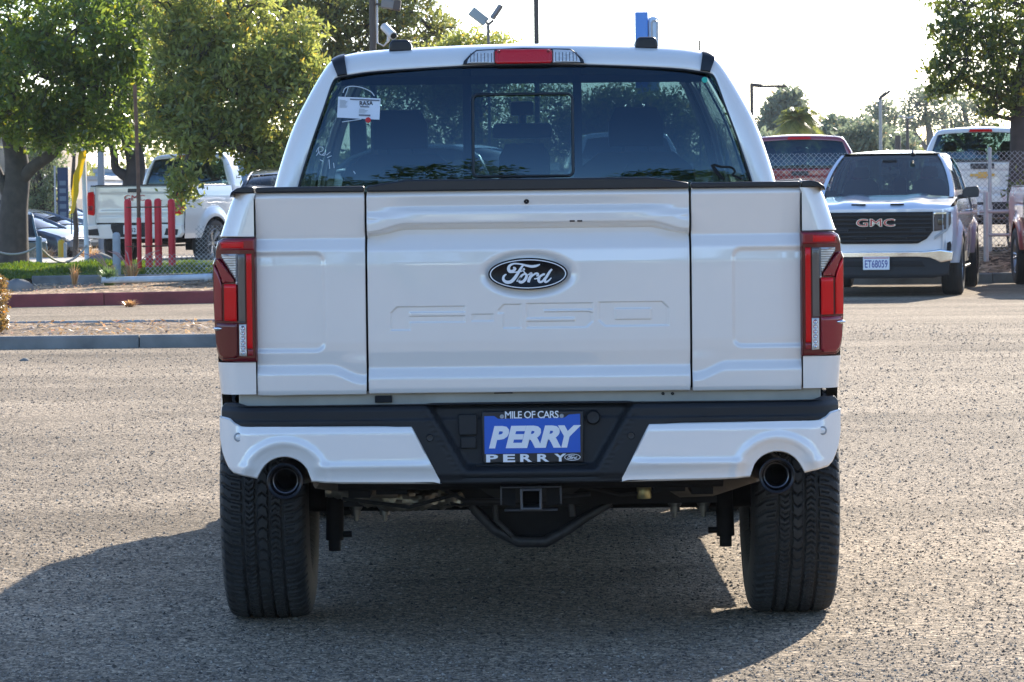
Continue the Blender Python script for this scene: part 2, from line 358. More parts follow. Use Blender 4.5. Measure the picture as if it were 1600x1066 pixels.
def wheel_parts(root, x, y, r, w, hi=False, side=1, rim=M_ALU):
    """tyre and rim of one wheel: wheel > tyre, rim"""
    hw = w / 2
    if hi:
        xs = np.concatenate([[-.118, -.134, -.143, -.145, -.142, -.1375, -.132][0:7], np.linspace(-.127, .127, 92), [.132, .1375, .142, .145, .143, .134, .118]])
        rad = np.interp(np.abs(xs), [0, .09, .115, .127, .1345, .14, .1435, .145, .1455], [r, r - .001, r - .005, r - .011, r - .022, r - .04, r - .065, r - .09, r - .14])
        rad[:3] = [r - .18, r - .165, r - .14]; rad[-3:] = [r - .14, r - .165, r - .18]
        nt_ = 760; th = np.linspace(0, 2 * np.pi, nt_, endpoint=False)
        T, Xg = np.meshgrid(th, xs, indexing='ij'); Rg = np.tile(rad, (nt_, 1)).copy(); ax = np.abs(Xg)
        gr = np.zeros_like(Xg)
        for g in (-.064, -.021, .021, .064): gr = np.maximum(gr, 1 - sst(.0042, .0066, np.abs(Xg - g + .0010 * np.sin(T * 90 + g * 900))))
        arc = T * r
        ph = np.where(ax < .021, np.abs(np.mod(Xg * 55, 2) - 1) * .014, np.where(ax < .064, np.sign(Xg) * np.abs(np.mod((ax - .021) * 47, 2) - 1) * .016, (ax - .064) * .22 + np.where(ax > .104, (ax - .104) * .5, 0)))
        per = 2 * np.pi * r / 66
        q = np.mod((arc + ph) / per + np.where(ax < .021, .5, 0), 1.0); q = np.minimum(q, 1 - q) * per
        sp = (1 - sst(.0020 + .0022 * (ax > .066), .0046 + .0024 * (ax > .066), q)) * (ax < .134)
        q2 = np.mod((arc + ph * 1.0) / per + .5, 1.0); q2 = np.minimum(q2, 1 - q2) * per
        sp2 = (1 - sst(.0012, .0034, q2)) * (((ax > .03) & (ax < .052)) | ((ax > .076) & (ax < .10)))
        Rg = Rg - np.maximum(gr * .010 * (ax < .12), np.maximum(sp * .010, sp2 * .007))
        P = np.stack([Xg, Rg * np.sin(T), Rg * np.cos(T)], -1); nu, nv = nt_, len(xs); I = np.arange(nu * nv).reshape(nu, nv); I2 = np.roll(I, -1, 0)
        Q = np.stack([I[:, :-1], I[:, 1:], I2[:, 1:], I2[:, :-1]], -1).reshape(-1, 4); V = P.reshape(-1, 3)
        if 'tyre_hi' not in _cache:
            t = quads_obj('tyre', V, Q, M_RUBBER, None, True, None, 32); _cache['tyre_hi'] = t.data
        else: t = link_mesh('tyre', _cache['tyre_hi'], None)
    else:
        k = ('tyre', round(r, 3), round(w, 3))
        if k not in _cache:
            pr = [(-hw * .8, r * .60), (-hw, r * .72), (-hw * 1.02, r * .84), (-hw * .93, r * .95), (-hw * .78, r * .99)]
            for g in (-.45, -.15, .15, .45): pr += [(hw * (g - .035), r), (hw * (g - .03), r * .98), (hw * (g + .03), r * .98), (hw * (g + .035), r)]
            pr += [(hw * .78, r * .99), (hw * .93, r * .95), (hw * 1.02, r * .84), (hw, r * .72), (hw * .8, r * .60)]
            t = MB().lathe(pr, n=48).build('tyre', M_RUBBER, None, 35); _cache[k] = t.data
        else: t = link_mesh('tyre', _cache[k], None)
    wh = bpy.data.objects.new('wheel', None); COL.objects.link(wh); wh.parent = root; wh.location = (x, y, r); wh.rotation_euler = (0, 0, 0 if side > 0 else math.pi)
    t.parent = wh
    if hi: wh.scale = (1.045, 1, 1)
    k = ('rim', round(r, 3), round(w, 3))
    if k not in _cache:
        b = MB().lathe([(hw * .80, r * .62), (hw * .84, r * .60), (hw * .7, r * .57), (-hw * .75, r * .55), (-hw * .8, r * .60)], n=40)
        b.lathe([(hw * .45, .001), (hw * .5, r * .10), (hw * .45, r * .16), (hw * .2, r * .18), (hw * .2, .001)], n=20)
        for i in range(6):
            a = i * math.pi / 3
            for da in (-.13, .13):
                c, s_ = math.cos(a), math.sin(a); c2, s2 = math.cos(a + da), math.sin(a + da)
                b.tube([(hw * .38, r * .12 * c, r * .12 * s_), (hw * .55, r * .35 * c2, r * .35 * s2), (hw * .72, r * .585 * c2, r * .585 * s2)], [r * .045, r * .04, r * .05], 6)
        o = b.build('rim', rim, None, 40); _cache[k] = o.data
        d = MB().lathe([(0, .001), (0, r * .5), (.01, r * .5)], n=24)
    else: o = link_mesh('rim', _cache[k], None)
    o.parent = wh
    k = ('disc', round(r, 3))
    if k not in _cache:
        d = MB().lathe([(-.03, .001), (-.03, r * .52), (-.01, r * .52), (-.01, .001)], n=24).build('brake_disc', M_UNDER, None, 40); _cache[k] = d.data
    else: d = link_mesh('brake_disc', _cache[k], None)
    d.parent = wh
    return wh
_cache = {}

def build_cab(root, pm, seats=True, hi=True, gm=None):
    O, G = CAB_O, CAB_G; nO = len(O); gm = gm or M_GLASS
    # rear frame of the cab: both pillars and the roof header in one pressing
    Of = np.concatenate([O * [-1, 1], O[-2::-1]]); Gf = np.concatenate([G * [-1, 1], G[-2::-1]])
    L = np.linalg.norm(Gf - Of, axis=1)[:, None]; D = (Gf - Of) / L
    rows = []
    for d, dy in ((0, .10), (.004, .055), (.014, .025), (.03, .008), (.05, 0)):
        P = Of + D * np.minimum(d, L * .8); rows.append((P, cab_yb(P[:, 1]) + dy))
    for d, dy in ((.010, 0), (.003, .003), (0, .012), (0, .035)):
        P = Gf - D * d; rows.append((P, cab_yb(P[:, 1]) + dy))
    P = np.stack([np.stack([p[:, 0], y, p[:, 1]], -1) for p, y in rows], 1)
    MB().grid(P).build('cab_frame', pm, root, 50)
    # sides (with window openings) and roof, outer skin in paint and inner lining in dark trim
    kz = [i for i in range(nO) if O[i, 1] <= 1.985]; ke = kz[-1]
    Ts = O[:ke + 1]
    win_rows = [i for i in range(len(Ts) - 1) if Ts[i, 1] > 1.44 and Ts[i + 1, 1] < 1.925]
    def side_pt(i, y, inset=0.0):
        x, z = Ts[i]; y0 = float(cab_yb(z)) + .10; y1 = float(cab_yf(z)); u = (y - y0) / (y1 - y0)
        return (x * (1 - .035 * u * u) - inset, y, z + .012 * math.sin(math.pi * min(max(u, 0), 1)) * (i / ke))
    def cols(i):
        z = Ts[i, 1]; y0 = float(cab_yb(z)) + .10; y1 = float(cab_yf(z))
        return [y0, 2.22, 2.5, 2.8, 3.0, 3.10, 3.4, (3.4 + y1 - .13) / 2, y1 - .13, y1 - .06, y1]
    for s in (-1, 1):
        outer = MB(); inner = MB(); 
        for inset, b in ((0, outer), (.03, inner)):
            Pg = [[side_pt(i, y, inset) for y in cols(i)] for i in range(len(Ts))]
            V = [(s * x, y, z) for r_ in Pg for x, y, z in r_]; n = 11; Fc = []
            for i in range(len(Ts) - 1):
                for j in range(n - 1):
                    if i in win_rows and j in (1, 2, 3, 5, 6, 7): continue
                    Fc.append((i * n + j, i * n + j + 1, (i + 1) * n + j + 1, (i + 1) * n + j))
            b.add(V, Fc)
        outer.build('cab_side', pm, root, 40); inner.build('pillar_trim', M_SEAT, root, 40)
        for js in ((1, 2, 3), (5, 6, 7)):
            w_ = MB(); P = np.array([[np.array(side_pt(i, cols(i)[j], .009)) * [s, 1, 1] for j in list(js) + [js[-1] + 1]] for i in win_rows + [win_rows[-1] + 1]])
            w_.grid(P).build('side_window', gm if js[0] == 1 else M_GLASSF, root, 60)
    Of2 = np.concatenate([O[ke:] * [-1, 1], O[ke:-1][::-1]]); us = np.linspace(0, 1, 14)
    def roofgrid(dz, sh=1.0):
        P = np.zeros((len(Of2), len(us), 3))
        for i, (x, z) in enumerate(Of2):
            k = 1 - (abs(x) / .70) ** 2; y0 = float(cab_yb(z)) + .10; y1 = float(cab_yf(Ts[-1, 1])) + .13 * max(k, 0)
            for j, u in enumerate(us):
                P[i, j] = (x * (1 - .035 * u * u) * sh, y0 + (y1 - y0) * u, z + .025 * math.sin(math.pi * min(u * 1.15, 1)) * max(k, 0) - .03 * u ** 4 * max(k, 0) - dz)
        return P
    MB().grid(roofgrid(0)).build('roof', pm, root, 50)
    MB().grid(roofgrid(.035, .97)).build('headliner', M_SEAT, root, 50)
    # windscreen
    zs = np.linspace(1.37, 1.975, 9); xs = np.linspace(-1, 1, 15); P = np.zeros((len(zs), len(xs), 3))
    for i, z in enumerate(zs):
        hx = np.interp(z, Ts[:, 1], Ts[:, 0]) * .905
        for j, x in enumerate(xs): P[i, j] = (x * hx, float(cab_yf(z)) - .012 + .13 * (1 - x * x), z)
    MB().grid(P).build('windscreen', M_GLASSF, root, 60)
    for s in (-1, 1):
        MB().grid([[(s * np.interp(z, Ts[:, 1], Ts[:, 0]) * k, float(cab_yf(z)) + .13 * (1 - k * k) - (.0 if k < .95 else .03 * (k - .95) / .015), z) for k in (.90, .925, .95, .965)] for z in zs]).build('windscreen_pillar', pm, root, 50)
    # rear window
    Gp = [(-x, z) for x, z in G] + [(x, z) for x, z in G[-2::-1]]
    poly_patch('rear_window', Gp, lambda x, z: cab_yb(z) + .014 + .02 * (x / .8) ** 2, gm, root, nx=40, nz=20, skirt=.0, roll=0)
    MB().tube([(x, float(cab_yb(z)) + .012, z) for x, z in Gp[4:-4]], .0055, 6).build('window_seal', M_CAP, root, 40)
    # inside
    MB().box(-.9, .9, 1.93, 4.5, .52, .56).box(-.90, .90, 1.93, 1.95, .56, 1.42).build('cab_floor', M_SEAT, root)
    for s in (-1, 1): MB().box(s * .88, s * .905, 1.95, 4.5, .56, 1.40).build('door_trim', M_SEAT, root)
    MB().prism([(4.15, .9), (4.12, 1.28), (4.25, 1.35), (4.55, 1.35), (4.55, .9)], -.86, .86, 'x').build('dashboard', M_SEAT, root, bevel=.02)
    wheelr = MB(); 
    ring = [(-.42 + .19 * math.cos(a), 4.02 - .06 * math.sin(a), 1.24 + .18 * math.sin(a)) for a in np.linspace(0, 2 * math.pi, 25)]
    wheelr.tube(ring, .016, 6).tube([(-.42, 4.15, 1.2), (-.42, 4.02, 1.24), (-.60, 4.02, 1.24)], .02, 6); wheelr.build('steering_wheel', M_SEAT, root, 50)
    m = MB().prism([(-.125, 1.70), (.125, 1.70), (.13, 1.73), (.12, 1.765), (-.12, 1.765), (-.13, 1.73)], 3.86, 3.90); m.tube([(0, 3.90, 1.75), (0, 3.98, 1.84)], .02, 6).box(-.05, .05, 3.92, 4.02, 1.80, 1.86)
    m.build('interior_mirror', M_CAP, root, bevel=.008)
    def seat(x, y, top, hw, hh, name='seat', hr=.11):
        b = MB(); b.prism([(x - hw, .75), (x + hw, .75), (x + hw * 1.02, top - .18), (x + hw * .9, top - .06), (x + hw * .6, top), (x - hw * .6, top), (x - hw * .9, top - .06), (x - hw * 1.02, top - .18)], y, y + .12)
        b.box(x - hw, x + hw, y + .05, y + .55, .70, .86)
        t2 = top + hh
        b.prism([(x - hr, top + .02), (x + hr, top + .02), (x + hr * 1.02, t2 - .06), (x + hr * .75, t2), (x - hr * .75, t2), (x - hr * 1.02, t2 - .06)], y + .0, y + .09)
        b.tube([(x - .05, y + .05, top - .05), (x - .05, y + .05, top + .04)], .008, 6).tube([(x + .05, y + .05, top - .05), (x + .05, y + .05, top + .04)], .008, 6)
        b.build(name, M_SEAT, root, bevel=.025, seg=3)
    if seats:
        seat(-.50, 3.10, 1.63, .25, .18); seat(.46, 3.10, 1.63, .25, .18)
        seat(-.02, 2.05, 1.42, .82, .0, 'rear_bench', .09)
        for x in (-.46, -.0, .46):
            hz = 1.655 if x == 0 else 1.575; hw = .098
            MB().prism([(x - hw, 1.44), (x + hw, 1.44), (x + hw * .98, hz - .05), (x + hw * .72, hz), (x - hw * .72, hz), (x - hw * .98, hz - .05)], 2.06, 2.14).tube([(x, 2.1, 1.36), (x, 2.1, 1.46)], .012, 6).build('headrest', M_SEAT, root, bevel=.02, seg=3)

BEDX = ([.45, .6, .836, .95, 1.25, 1.339, 1.44, 1.478], [.965, .985, .99, 1.0, .998, .985, .952, .935])
CABX = ([.40, .48, .7, 1.0, 1.2, 1.30, 1.36], [.95, .975, 1.0, 1.0, .995, .97, .945])
AX_R, AX_F = 1.05, 4.86
def side_panel(name, root, pm, s, ya, yb_, top, low, tab, arch=None, ar=.475, zc=.42):
    ys = np.linspace(ya, yb_, max(4, int((yb_ - ya) / .035))); vs2 = np.linspace(0, 1, 22)
    def fn(U, V):
        lo = np.full_like(U, low)
        if arch is not None:
            d = np.clip(ar * ar - (U - arch) ** 2, 0, None); lo = np.where(np.abs(U - arch) < ar, np.maximum(low, zc + np.sqrt(d)), low)
        z = lo + (top(U) - lo) * V; x = np.interp(z, *tab)
        if arch is not None:
            rr = np.sqrt((U - arch) ** 2 + (z - zc) ** 2); x = x + .055 * (1 - sst(ar + .03, ar + .20, rr)) * (1 - sst(1.0, 1.22, z)) * sst(.38, .68, U)
        x = x - .012 * sst(.0, 1, (U - 5.2) / .6) - np.clip(U - 5.35, 0, 1) ** 2 * .8 - .02 * (1 - sst(.85, .98, z)) * sst(2.1, 2.3, U) * (1 - sst(4.1, 4.3, U))
        return s * x, U, z
    V, Q = gridfun(ys, vs2, fn)
    return quads_obj(name, V, Q, pm, root, True, None, 50)
def build_body_front(root, pm, hi=True, r=.415, tw=.285):
    """everything ahead of the bed: doors, wings, bonnet, floor, wheels"""
    for s in (-1, 1):
        f = lambda z: (lambda U: np.full_like(U, z))
        side_panel('cab_corner', root, pm, s, 1.83, 2.10, f(1.36), .42, CABX)
        for a, b in ((2.105, 3.05), (3.055, 4.16)):
            d = side_panel('door', root, pm, s, a, b, f(1.36), .46, CABX)
            MB().tube([(s * 1.0, a + .08, 1.17), (s * 1.035, a + .11, 1.17), (s * 1.035, a + .27, 1.17), (s * 1.0, a + .30, 1.17)], .014, 6).build('door_handle', pm, d, 50)
        MB().box(s * .93, s * .965, 2.0, 4.3, .42, 1.3).build('door_shut', M_BLACK, root)
        side_panel('front_wing', root, pm, s, 4.165, 5.80, lambda U: 1.36 - np.clip(U - 4.3, 0, 2) * .10, .46, CABX, arch=AX_F)
        # door mirror
        mm = MB().prism([(0, 0), (.22, .01), (.23, .10), (.21, .165), (.05, .155), (0, .10)] if s > 0 else [(0, 0), (-.22, .01), (-.23, .10), (-.21, .165), (-.05, .155), (0, .10)], 0, .13)
        move_mb(mm, (s * 1.00, 4.03, 1.35)); mm.tube([(s * .93, 4.12, 1.36), (s * 1.06, 4.10, 1.38)], .035, 8); o = mm.build('door_mirror', M_CAP, root, bevel=.02, seg=3)
        MB().box(min(s * 1.025, s * 1.205), max(s * 1.025, s * 1.205), 4.024, 4.029, 1.37, 1.50).build('mirror_glass', M_CHROME, o)
        MB().box(min(s * .90, s * .99), max(s * .90, s * .99), 1.9, 4.3, .33, .37).build('running_board', M_PLAST, root, bevel=.01)
    us = np.linspace(-1, 1, 23); ys = np.linspace(4.42, 5.80, 16)
    def hood(U, Y):
        z = 1.365 - np.clip(Y - 4.4, 0, 2) * .085 - .14 * sst(5.45, 5.86, Y) ** 2 + .035 * (1 - np.abs(U) ** 3) + .022 * sst(.62, .52, np.abs(U)) * 1.0 - .02 * (1 - sst(.30, .40, np.abs(U)))
        x = U * (.945 - .03 * sst(5.2, 5.8, Y)); return x, Y - .10 * (np.abs(U) ** 2.5) * sst(5.3, 5.8, Y), z
    V, Q = gridfun(us, ys, hood); quads_obj('bonnet', V, Q[:, ::-1], pm, root, True, None, 50)
    MB().box(-.62, .62, .45, 5.5, .435, .50).box(-.84, .84, 1.9, 4.3, .42, .50).box(-.80, .80, 4.6, 5.55, .5, 1.10).box(-.78, .78, 1.75, 1.80, .5, 1.30).build('chassis_pan', M_UNDER, root)
    for s in (-1, 1):
        for y, n_ in ((AX_R, 'wheel'), (AX_F, 'wheel')):
            wheel_parts(root, s * (1.046 if hi else 1.05) - s * tw / 2, y, r, tw, hi and y == AX_R, s)
        for yc in (AX_R, AX_F):
            a = np.linspace(.35, math.pi - .35, 20); P = np.array([[(s * .72, yc + .50 * math.cos(t), .42 + .50 * math.sin(t)), (s * .995, yc + .50 * math.cos(t), .42 + .50 * math.sin(t))] for t in a])
            MB().grid(P).build('wheel_arch_liner', M_UNDER, root, 60)
# ================================================================== the white pickup in the foreground
truck = thing('pickup_truck', 'nearest white crew cab pickup, seen square from behind, with blue PERRY plate', 'pickup truck', (.055, 11.10, 0))
build_cab(truck, M_WHITE)
build_body_front(truck, M_WHITE)
FT = truck
# ---- stamped shape of the rear panels: out > 0 is towards the rear
zz = np.arange(.80, 1.52, .001)
def smooth(a, sg):
    k = np.arange(-4 * sg, 4 * sg + 1); g = np.exp(-k * k / (2 * sg * sg)); g /= g.sum(); return np.convolve(np.pad(a, 4 * sg, mode='edge'), g, mode='valid')
PC = smooth(np.interp(zz, [.80, .838, .850, .884, .890, .912, .918, .965, 1.0, 1.25, 1.292, 1.300, 1.345, 1.358, 1.372, 1.378, 1.408, 1.416, 1.430, 1.462, 1.468, 1.478, 1.50],
                        [-.004, -.004, 0, .001, -.001, -.016, -.018, -.008, -.005, -.005, -.009, -.013, -.034, -.040, -.004, .003, .003, .000, -.016, -.004, -.005, -.012, -.012]), 2)
PE = smooth(np.interp(zz, [.80, .838, .850, .884, .890, .912, .918, .965, 1.0, 1.25, 1.292, 1.300, 1.330, 1.336, 1.350, 1.40, 1.462, 1.468, 1.478, 1.50],
                        [-.004, -.004, 0, .001, -.001, -.016, -.018, -.008, -.005, -.005, -.009, -.012, -.022, -.024, -.008, -.008, -.003, -.004, -.012, -.012]), 2)
PW = smooth(np.interp(zz, [.80, .836, .846, .90, .903, .925, .930, .97, 1.0, 1.25, 1.292, 1.297, 1.332, 1.340, 1.44, 1.462, 1.468, 1.478, 1.50],
                        [-.004, -.004, 0, .002, .001, -.014, -.015, -.008, -.005, -.005, -.008, -.009, -.024, -.022, -.006, -.002, -.003, -.012, -.012]), 2)
def px(x): return (x - 827) / 491.
def pz(y): return 1.48 - (y - 297) / 491.
def boxsd(X, Z, x0, x1, y0, y1, ch=0, corners=''):
    cx, cz, hx, hz = (px(x0) + px(x1)) / 2, (pz(y0) + pz(y1)) / 2, (px(x1) - px(x0)) / 2, (pz(y0) - pz(y1)) / 2
    dx, dz = np.abs(X - cx) - hx, np.abs(Z - cz) - hz; d = np.maximum(dx, dz)
    for c in corners.split():
        sx = 1 if 'r' in c else -1; sz = 1 if 't' in c else -1
        d = np.maximum(d, ((X - cx) * sx + (Z - cz) * sz - (hx + hz - ch)) * .707)
    return d
def embossing(X, Z):
    d = boxsd(X, Z, 611, 726, 478, 486.5, .02, 'tl'); m = np.minimum
    d = m(d, boxsd(X, Z, 611, 640, 478, 514, .02, 'tl')); d = m(d, boxsd(X, Z, 630, 726, 493, 502))
    d = m(d, boxsd(X, Z, 738, 770, 491, 501))
    d = m(d, boxsd(X, Z, 787, 814, 476, 512.5)); d = m(d, boxsd(X, Z, 779, 795, 476, 489, .018, 'tl'))
    d = m(d, boxsd(X, Z, 824, 926, 475, 484.5)); d = m(d, boxsd(X, Z, 824, 851, 475, 497)); d = m(d, boxsd(X, Z, 824, 926, 488.5, 497.5, .008, 'tr'))
    d = m(d, boxsd(X, Z, 899, 926, 490, 512.5, .018, 'br')); d = m(d, boxsd(X, Z, 824, 926, 503, 512.5, .018, 'br'))
    o = boxsd(X, Z, 936, 1045, 474, 511, .020, 'tr bl'); i = boxsd(X, Z, 962, 1018, 484, 501.5)
    d = m(d, np.maximum(o, -i)); return d
def centre_y(X, Z):
    ax = np.abs(X); ramp = sst(.37, .515, ax)
    zs_ = Z + .028 * sst(.385, .512, ax) * sst(1.30, 1.36, Z) * (1 - sst(1.385, 1.41, Z))
    o = np.interp(zs_, zz, PC) * (1 - sst(.33, .50, ax) * sst(1.39, 1.42, Z)) + np.interp(zs_, zz, PE) * (sst(.33, .50, ax) * sst(1.39, 1.42, Z))
    # oval dish round the badge
    q = np.sqrt((X / .160) ** 2 + ((Z - 1.213) / .078) ** 2); o = o - .011 * (1 - sst(.70, 1.02, q))
    o = o - .0046 * (1 - sst(-.0008, .0020, embossing(X, Z)))
    # soft inner field above the lettering
    return -o + .004 * (ax / .51) ** 2
xs = np.unique(np.concatenate([np.arange(-.509, .5095, .0032), [-.511, .511]])); 
zs = np.unique(np.concatenate([np.arange(.838, 1.03, .005), np.arange(1.03, 1.125, .0016), np.arange(1.125, 1.30, .0045), np.arange(1.30, 1.478, .003), [1.478]]))
V, Q = gridfun(xs, zs, lambda X, Z: (X, centre_y(X, Z), Z))
tailgate = quads_obj('tailgate_door', V, Q, M_WHITE, FT, True)
def edge_roll(name, pts, parent, m=M_WHITE, r=.004):
    return MB().tube(pts, r, 6).build(name, m, parent, 60)
def frame_of(name, x0, x1, z0, z1, parent, yfun):
    pts = [(x, float(yfun(np.array([x]), np.array([z]))[0]) + .004, z) for x, z in ([(x, z0) for x in np.linspace(x0, x1, 12)] + [(x1, z) for z in np.linspace(z0, z1, 40)[1:]] + [(x, z1) for x in np.linspace(x1, x0, 12)[1:]] + [(x0, z) for z in np.linspace(z1, z0, 40)[1:]])]
    return MB().tube(pts, .003, 6).build(name, M_WHITE, parent, 60)
frame_of('door_hem', -.5105, .5105, .838, 1.478, tailgate, centre_y)
def wing_y(X, Z):
    ax = np.abs(X); zs_ = Z + .034 * (1 - sst(.53, .635, ax)) * (1 - sst(.93, .97, Z)) * sst(.84, .875, Z)
    o = np.interp(zs_, zz, PW)
    # pressed field on the outer side
    d = np.maximum(np.abs(Z - 1.13) - .158, .650 - ax)
    cr = np.sqrt(np.maximum(np.abs(Z - 1.13) - .158 + .03, 0) ** 2 + np.maximum(.650 - ax + .03, 0) ** 2) - .03; d = np.where((np.abs(Z - 1.13) > .128) & (ax < .68), cr, d)
    o = o - .009 * (1 - sst(-.010, .004, d)); o = o - .006 * sst(.80, .87, ax)
    return -o + .004
for s in (-1, 1):
    a = np.sort(s * np.unique(np.concatenate([np.arange(.5225, .866, .004), [.866]])))
    zw = np.unique(np.concatenate([np.arange(.836, 1.478, .0045), [1.478]]))
    V, Q = gridfun(a, zw, lambda X, Z: (X, wing_y(X, Z), Z)); w_ = quads_obj('tailgate_panel', V, Q, M_WHITE, FT, True)
    frame_of('panel_hem', min(a), max(a), .836, 1.478, w_, wing_y)
MB().box(-.862, .862, .05, .075, .80, 1.47).build('tailgate_inner', M_BLACK, FT)
MB().prism([(-.512, 1.4785), (.512, 1.4785), (.512, 1.497), (.47, 1.504), (.385, 1.516), (-.385, 1.516), (-.47, 1.504), (-.512, 1.497)], -.004, .065).build('tailgate_cap', M_CAP, tailgate, bevel=.005)
for s in (-1, 1):
    MB().prism([(s * .520, 1.4785), (s * .866, 1.4785), (s * .866, 1.4975), (s * .52, 1.4975)], 0, .065).build('panel_cap', M_CAP, FT, bevel=.005)
# lock, release marks, hinge clip, little holes
MB().lathe([(-.001, .001), (-.004, .006), (-.001, .0085), (.01, .0085)], (px(825), float(centre_y(np.array([0.]), np.array([pz(315)]))[0]), pz(315)), 'y', 16).build('door_lock', M_BLACK, tailgate, 60)
for dx in (-.012, .012): MB().obox((px(902) + dx, .012, pz(346.5)), (.016, .03, .005)).build('release_slot', M_BLACK, tailgate)
MB().box(px(584), px(611), .02, .05, pz(628), pz(617)).build('latch_bracket', M_BLACK, FT, bevel=.002)
# painted frame rail under the tailgate
MB().prism([(-.93, .79), (.93, .79), (.93, .842), (-.93, .842)], .034, .10).build('rear_sill', M_FRAMEB, FT, bevel=.004)
for x in (1036, 1051): MB().lathe([(.030, .001), (.030, .005), (.036, .005)], (px(x), 0, pz(619)), 'y', 12).build('sill_hole', M_BLACK, FT)
MB().box(px(771), px(800), .028, .05, pz(616), pz(612)).build('sill_stop', M_BLACK, FT)
# ---- bed sides, rear corners
def side_top(U): return np.full_like(U, 1.478)
for s in (-1, 1):
    side_panel('bed_side', FT, M_WHITE, s, .10, 1.76, side_top, .62, BEDX, arch=AX_R)
    # corner post above and below the lamp: from the tailgate seam round to the side
    def corner(z0, z1, name, rr=.07):
        us = np.linspace(0, 1, 22); zv = np.linspace(z0, z1, 18)
        def fn(U, Z):
            Xs = np.interp(Z, *BEDX); th = np.clip((U - .35) / .5, 0, 1) * math.pi / 2
            fl = np.clip(U / .35, 0, 1); xa = .872 + (Xs - rr - .872) * fl
            x = np.where(U < .35, xa, Xs - rr + rr * np.sin(th)); y = np.where(U < .35, .004, .004 + rr * (1 - np.cos(th)))
            y = y + np.clip((U - .85) / .15, 0, 1) * .03; return s * x, y, Z
        V, Q = gridfun(us, zv, fn); return quads_obj(name, V, Q, M_WHITE, FT, True, None, 60)
    c = corner(1.343, 1.478, 'bed_corner')
    MB().tube([(s * x, y + .003, 1.343) for x, y in ((.872, .004), (.90, .004), (.93, .008), (.96, .03), (.984, .07), (.984, .1))], .003, 6).build('corner_hem', M_WHITE, c, 60)
    corner(.838, .940, 'lower_corner')
    MB().prism([(s * .872, .84), (s * .97, .84), (s * .97, 1.33), (s * .92, 1.46), (s * .872, 1.46)], .10, .14).build('corner_backing', M_BLACK, FT)
    # rail cap, rolling down at the outer rear corner
    MB().prism([(s * .872, 1.4785), (s * .936, 1.4785), (s * .948, 1.466), (s * .944, 1.482), (s * .925, 1.495), (s * .90, 1.500), (s * .872, 1.4985)], -.002, 1.76).build('rail_cap', M_CAP, FT, bevel=.004)
    MB().box(s * .80, s * .87, .07, 1.76, .85, 1.478).build('bed_inner_wall', M_WHITE, FT)
MB().box(-.8, .8, .07, 1.78, .86, .90).box(-.8, .8, 1.73, 1.78, .9, 1.42).build('bed_floor', M_PLAST, FT)
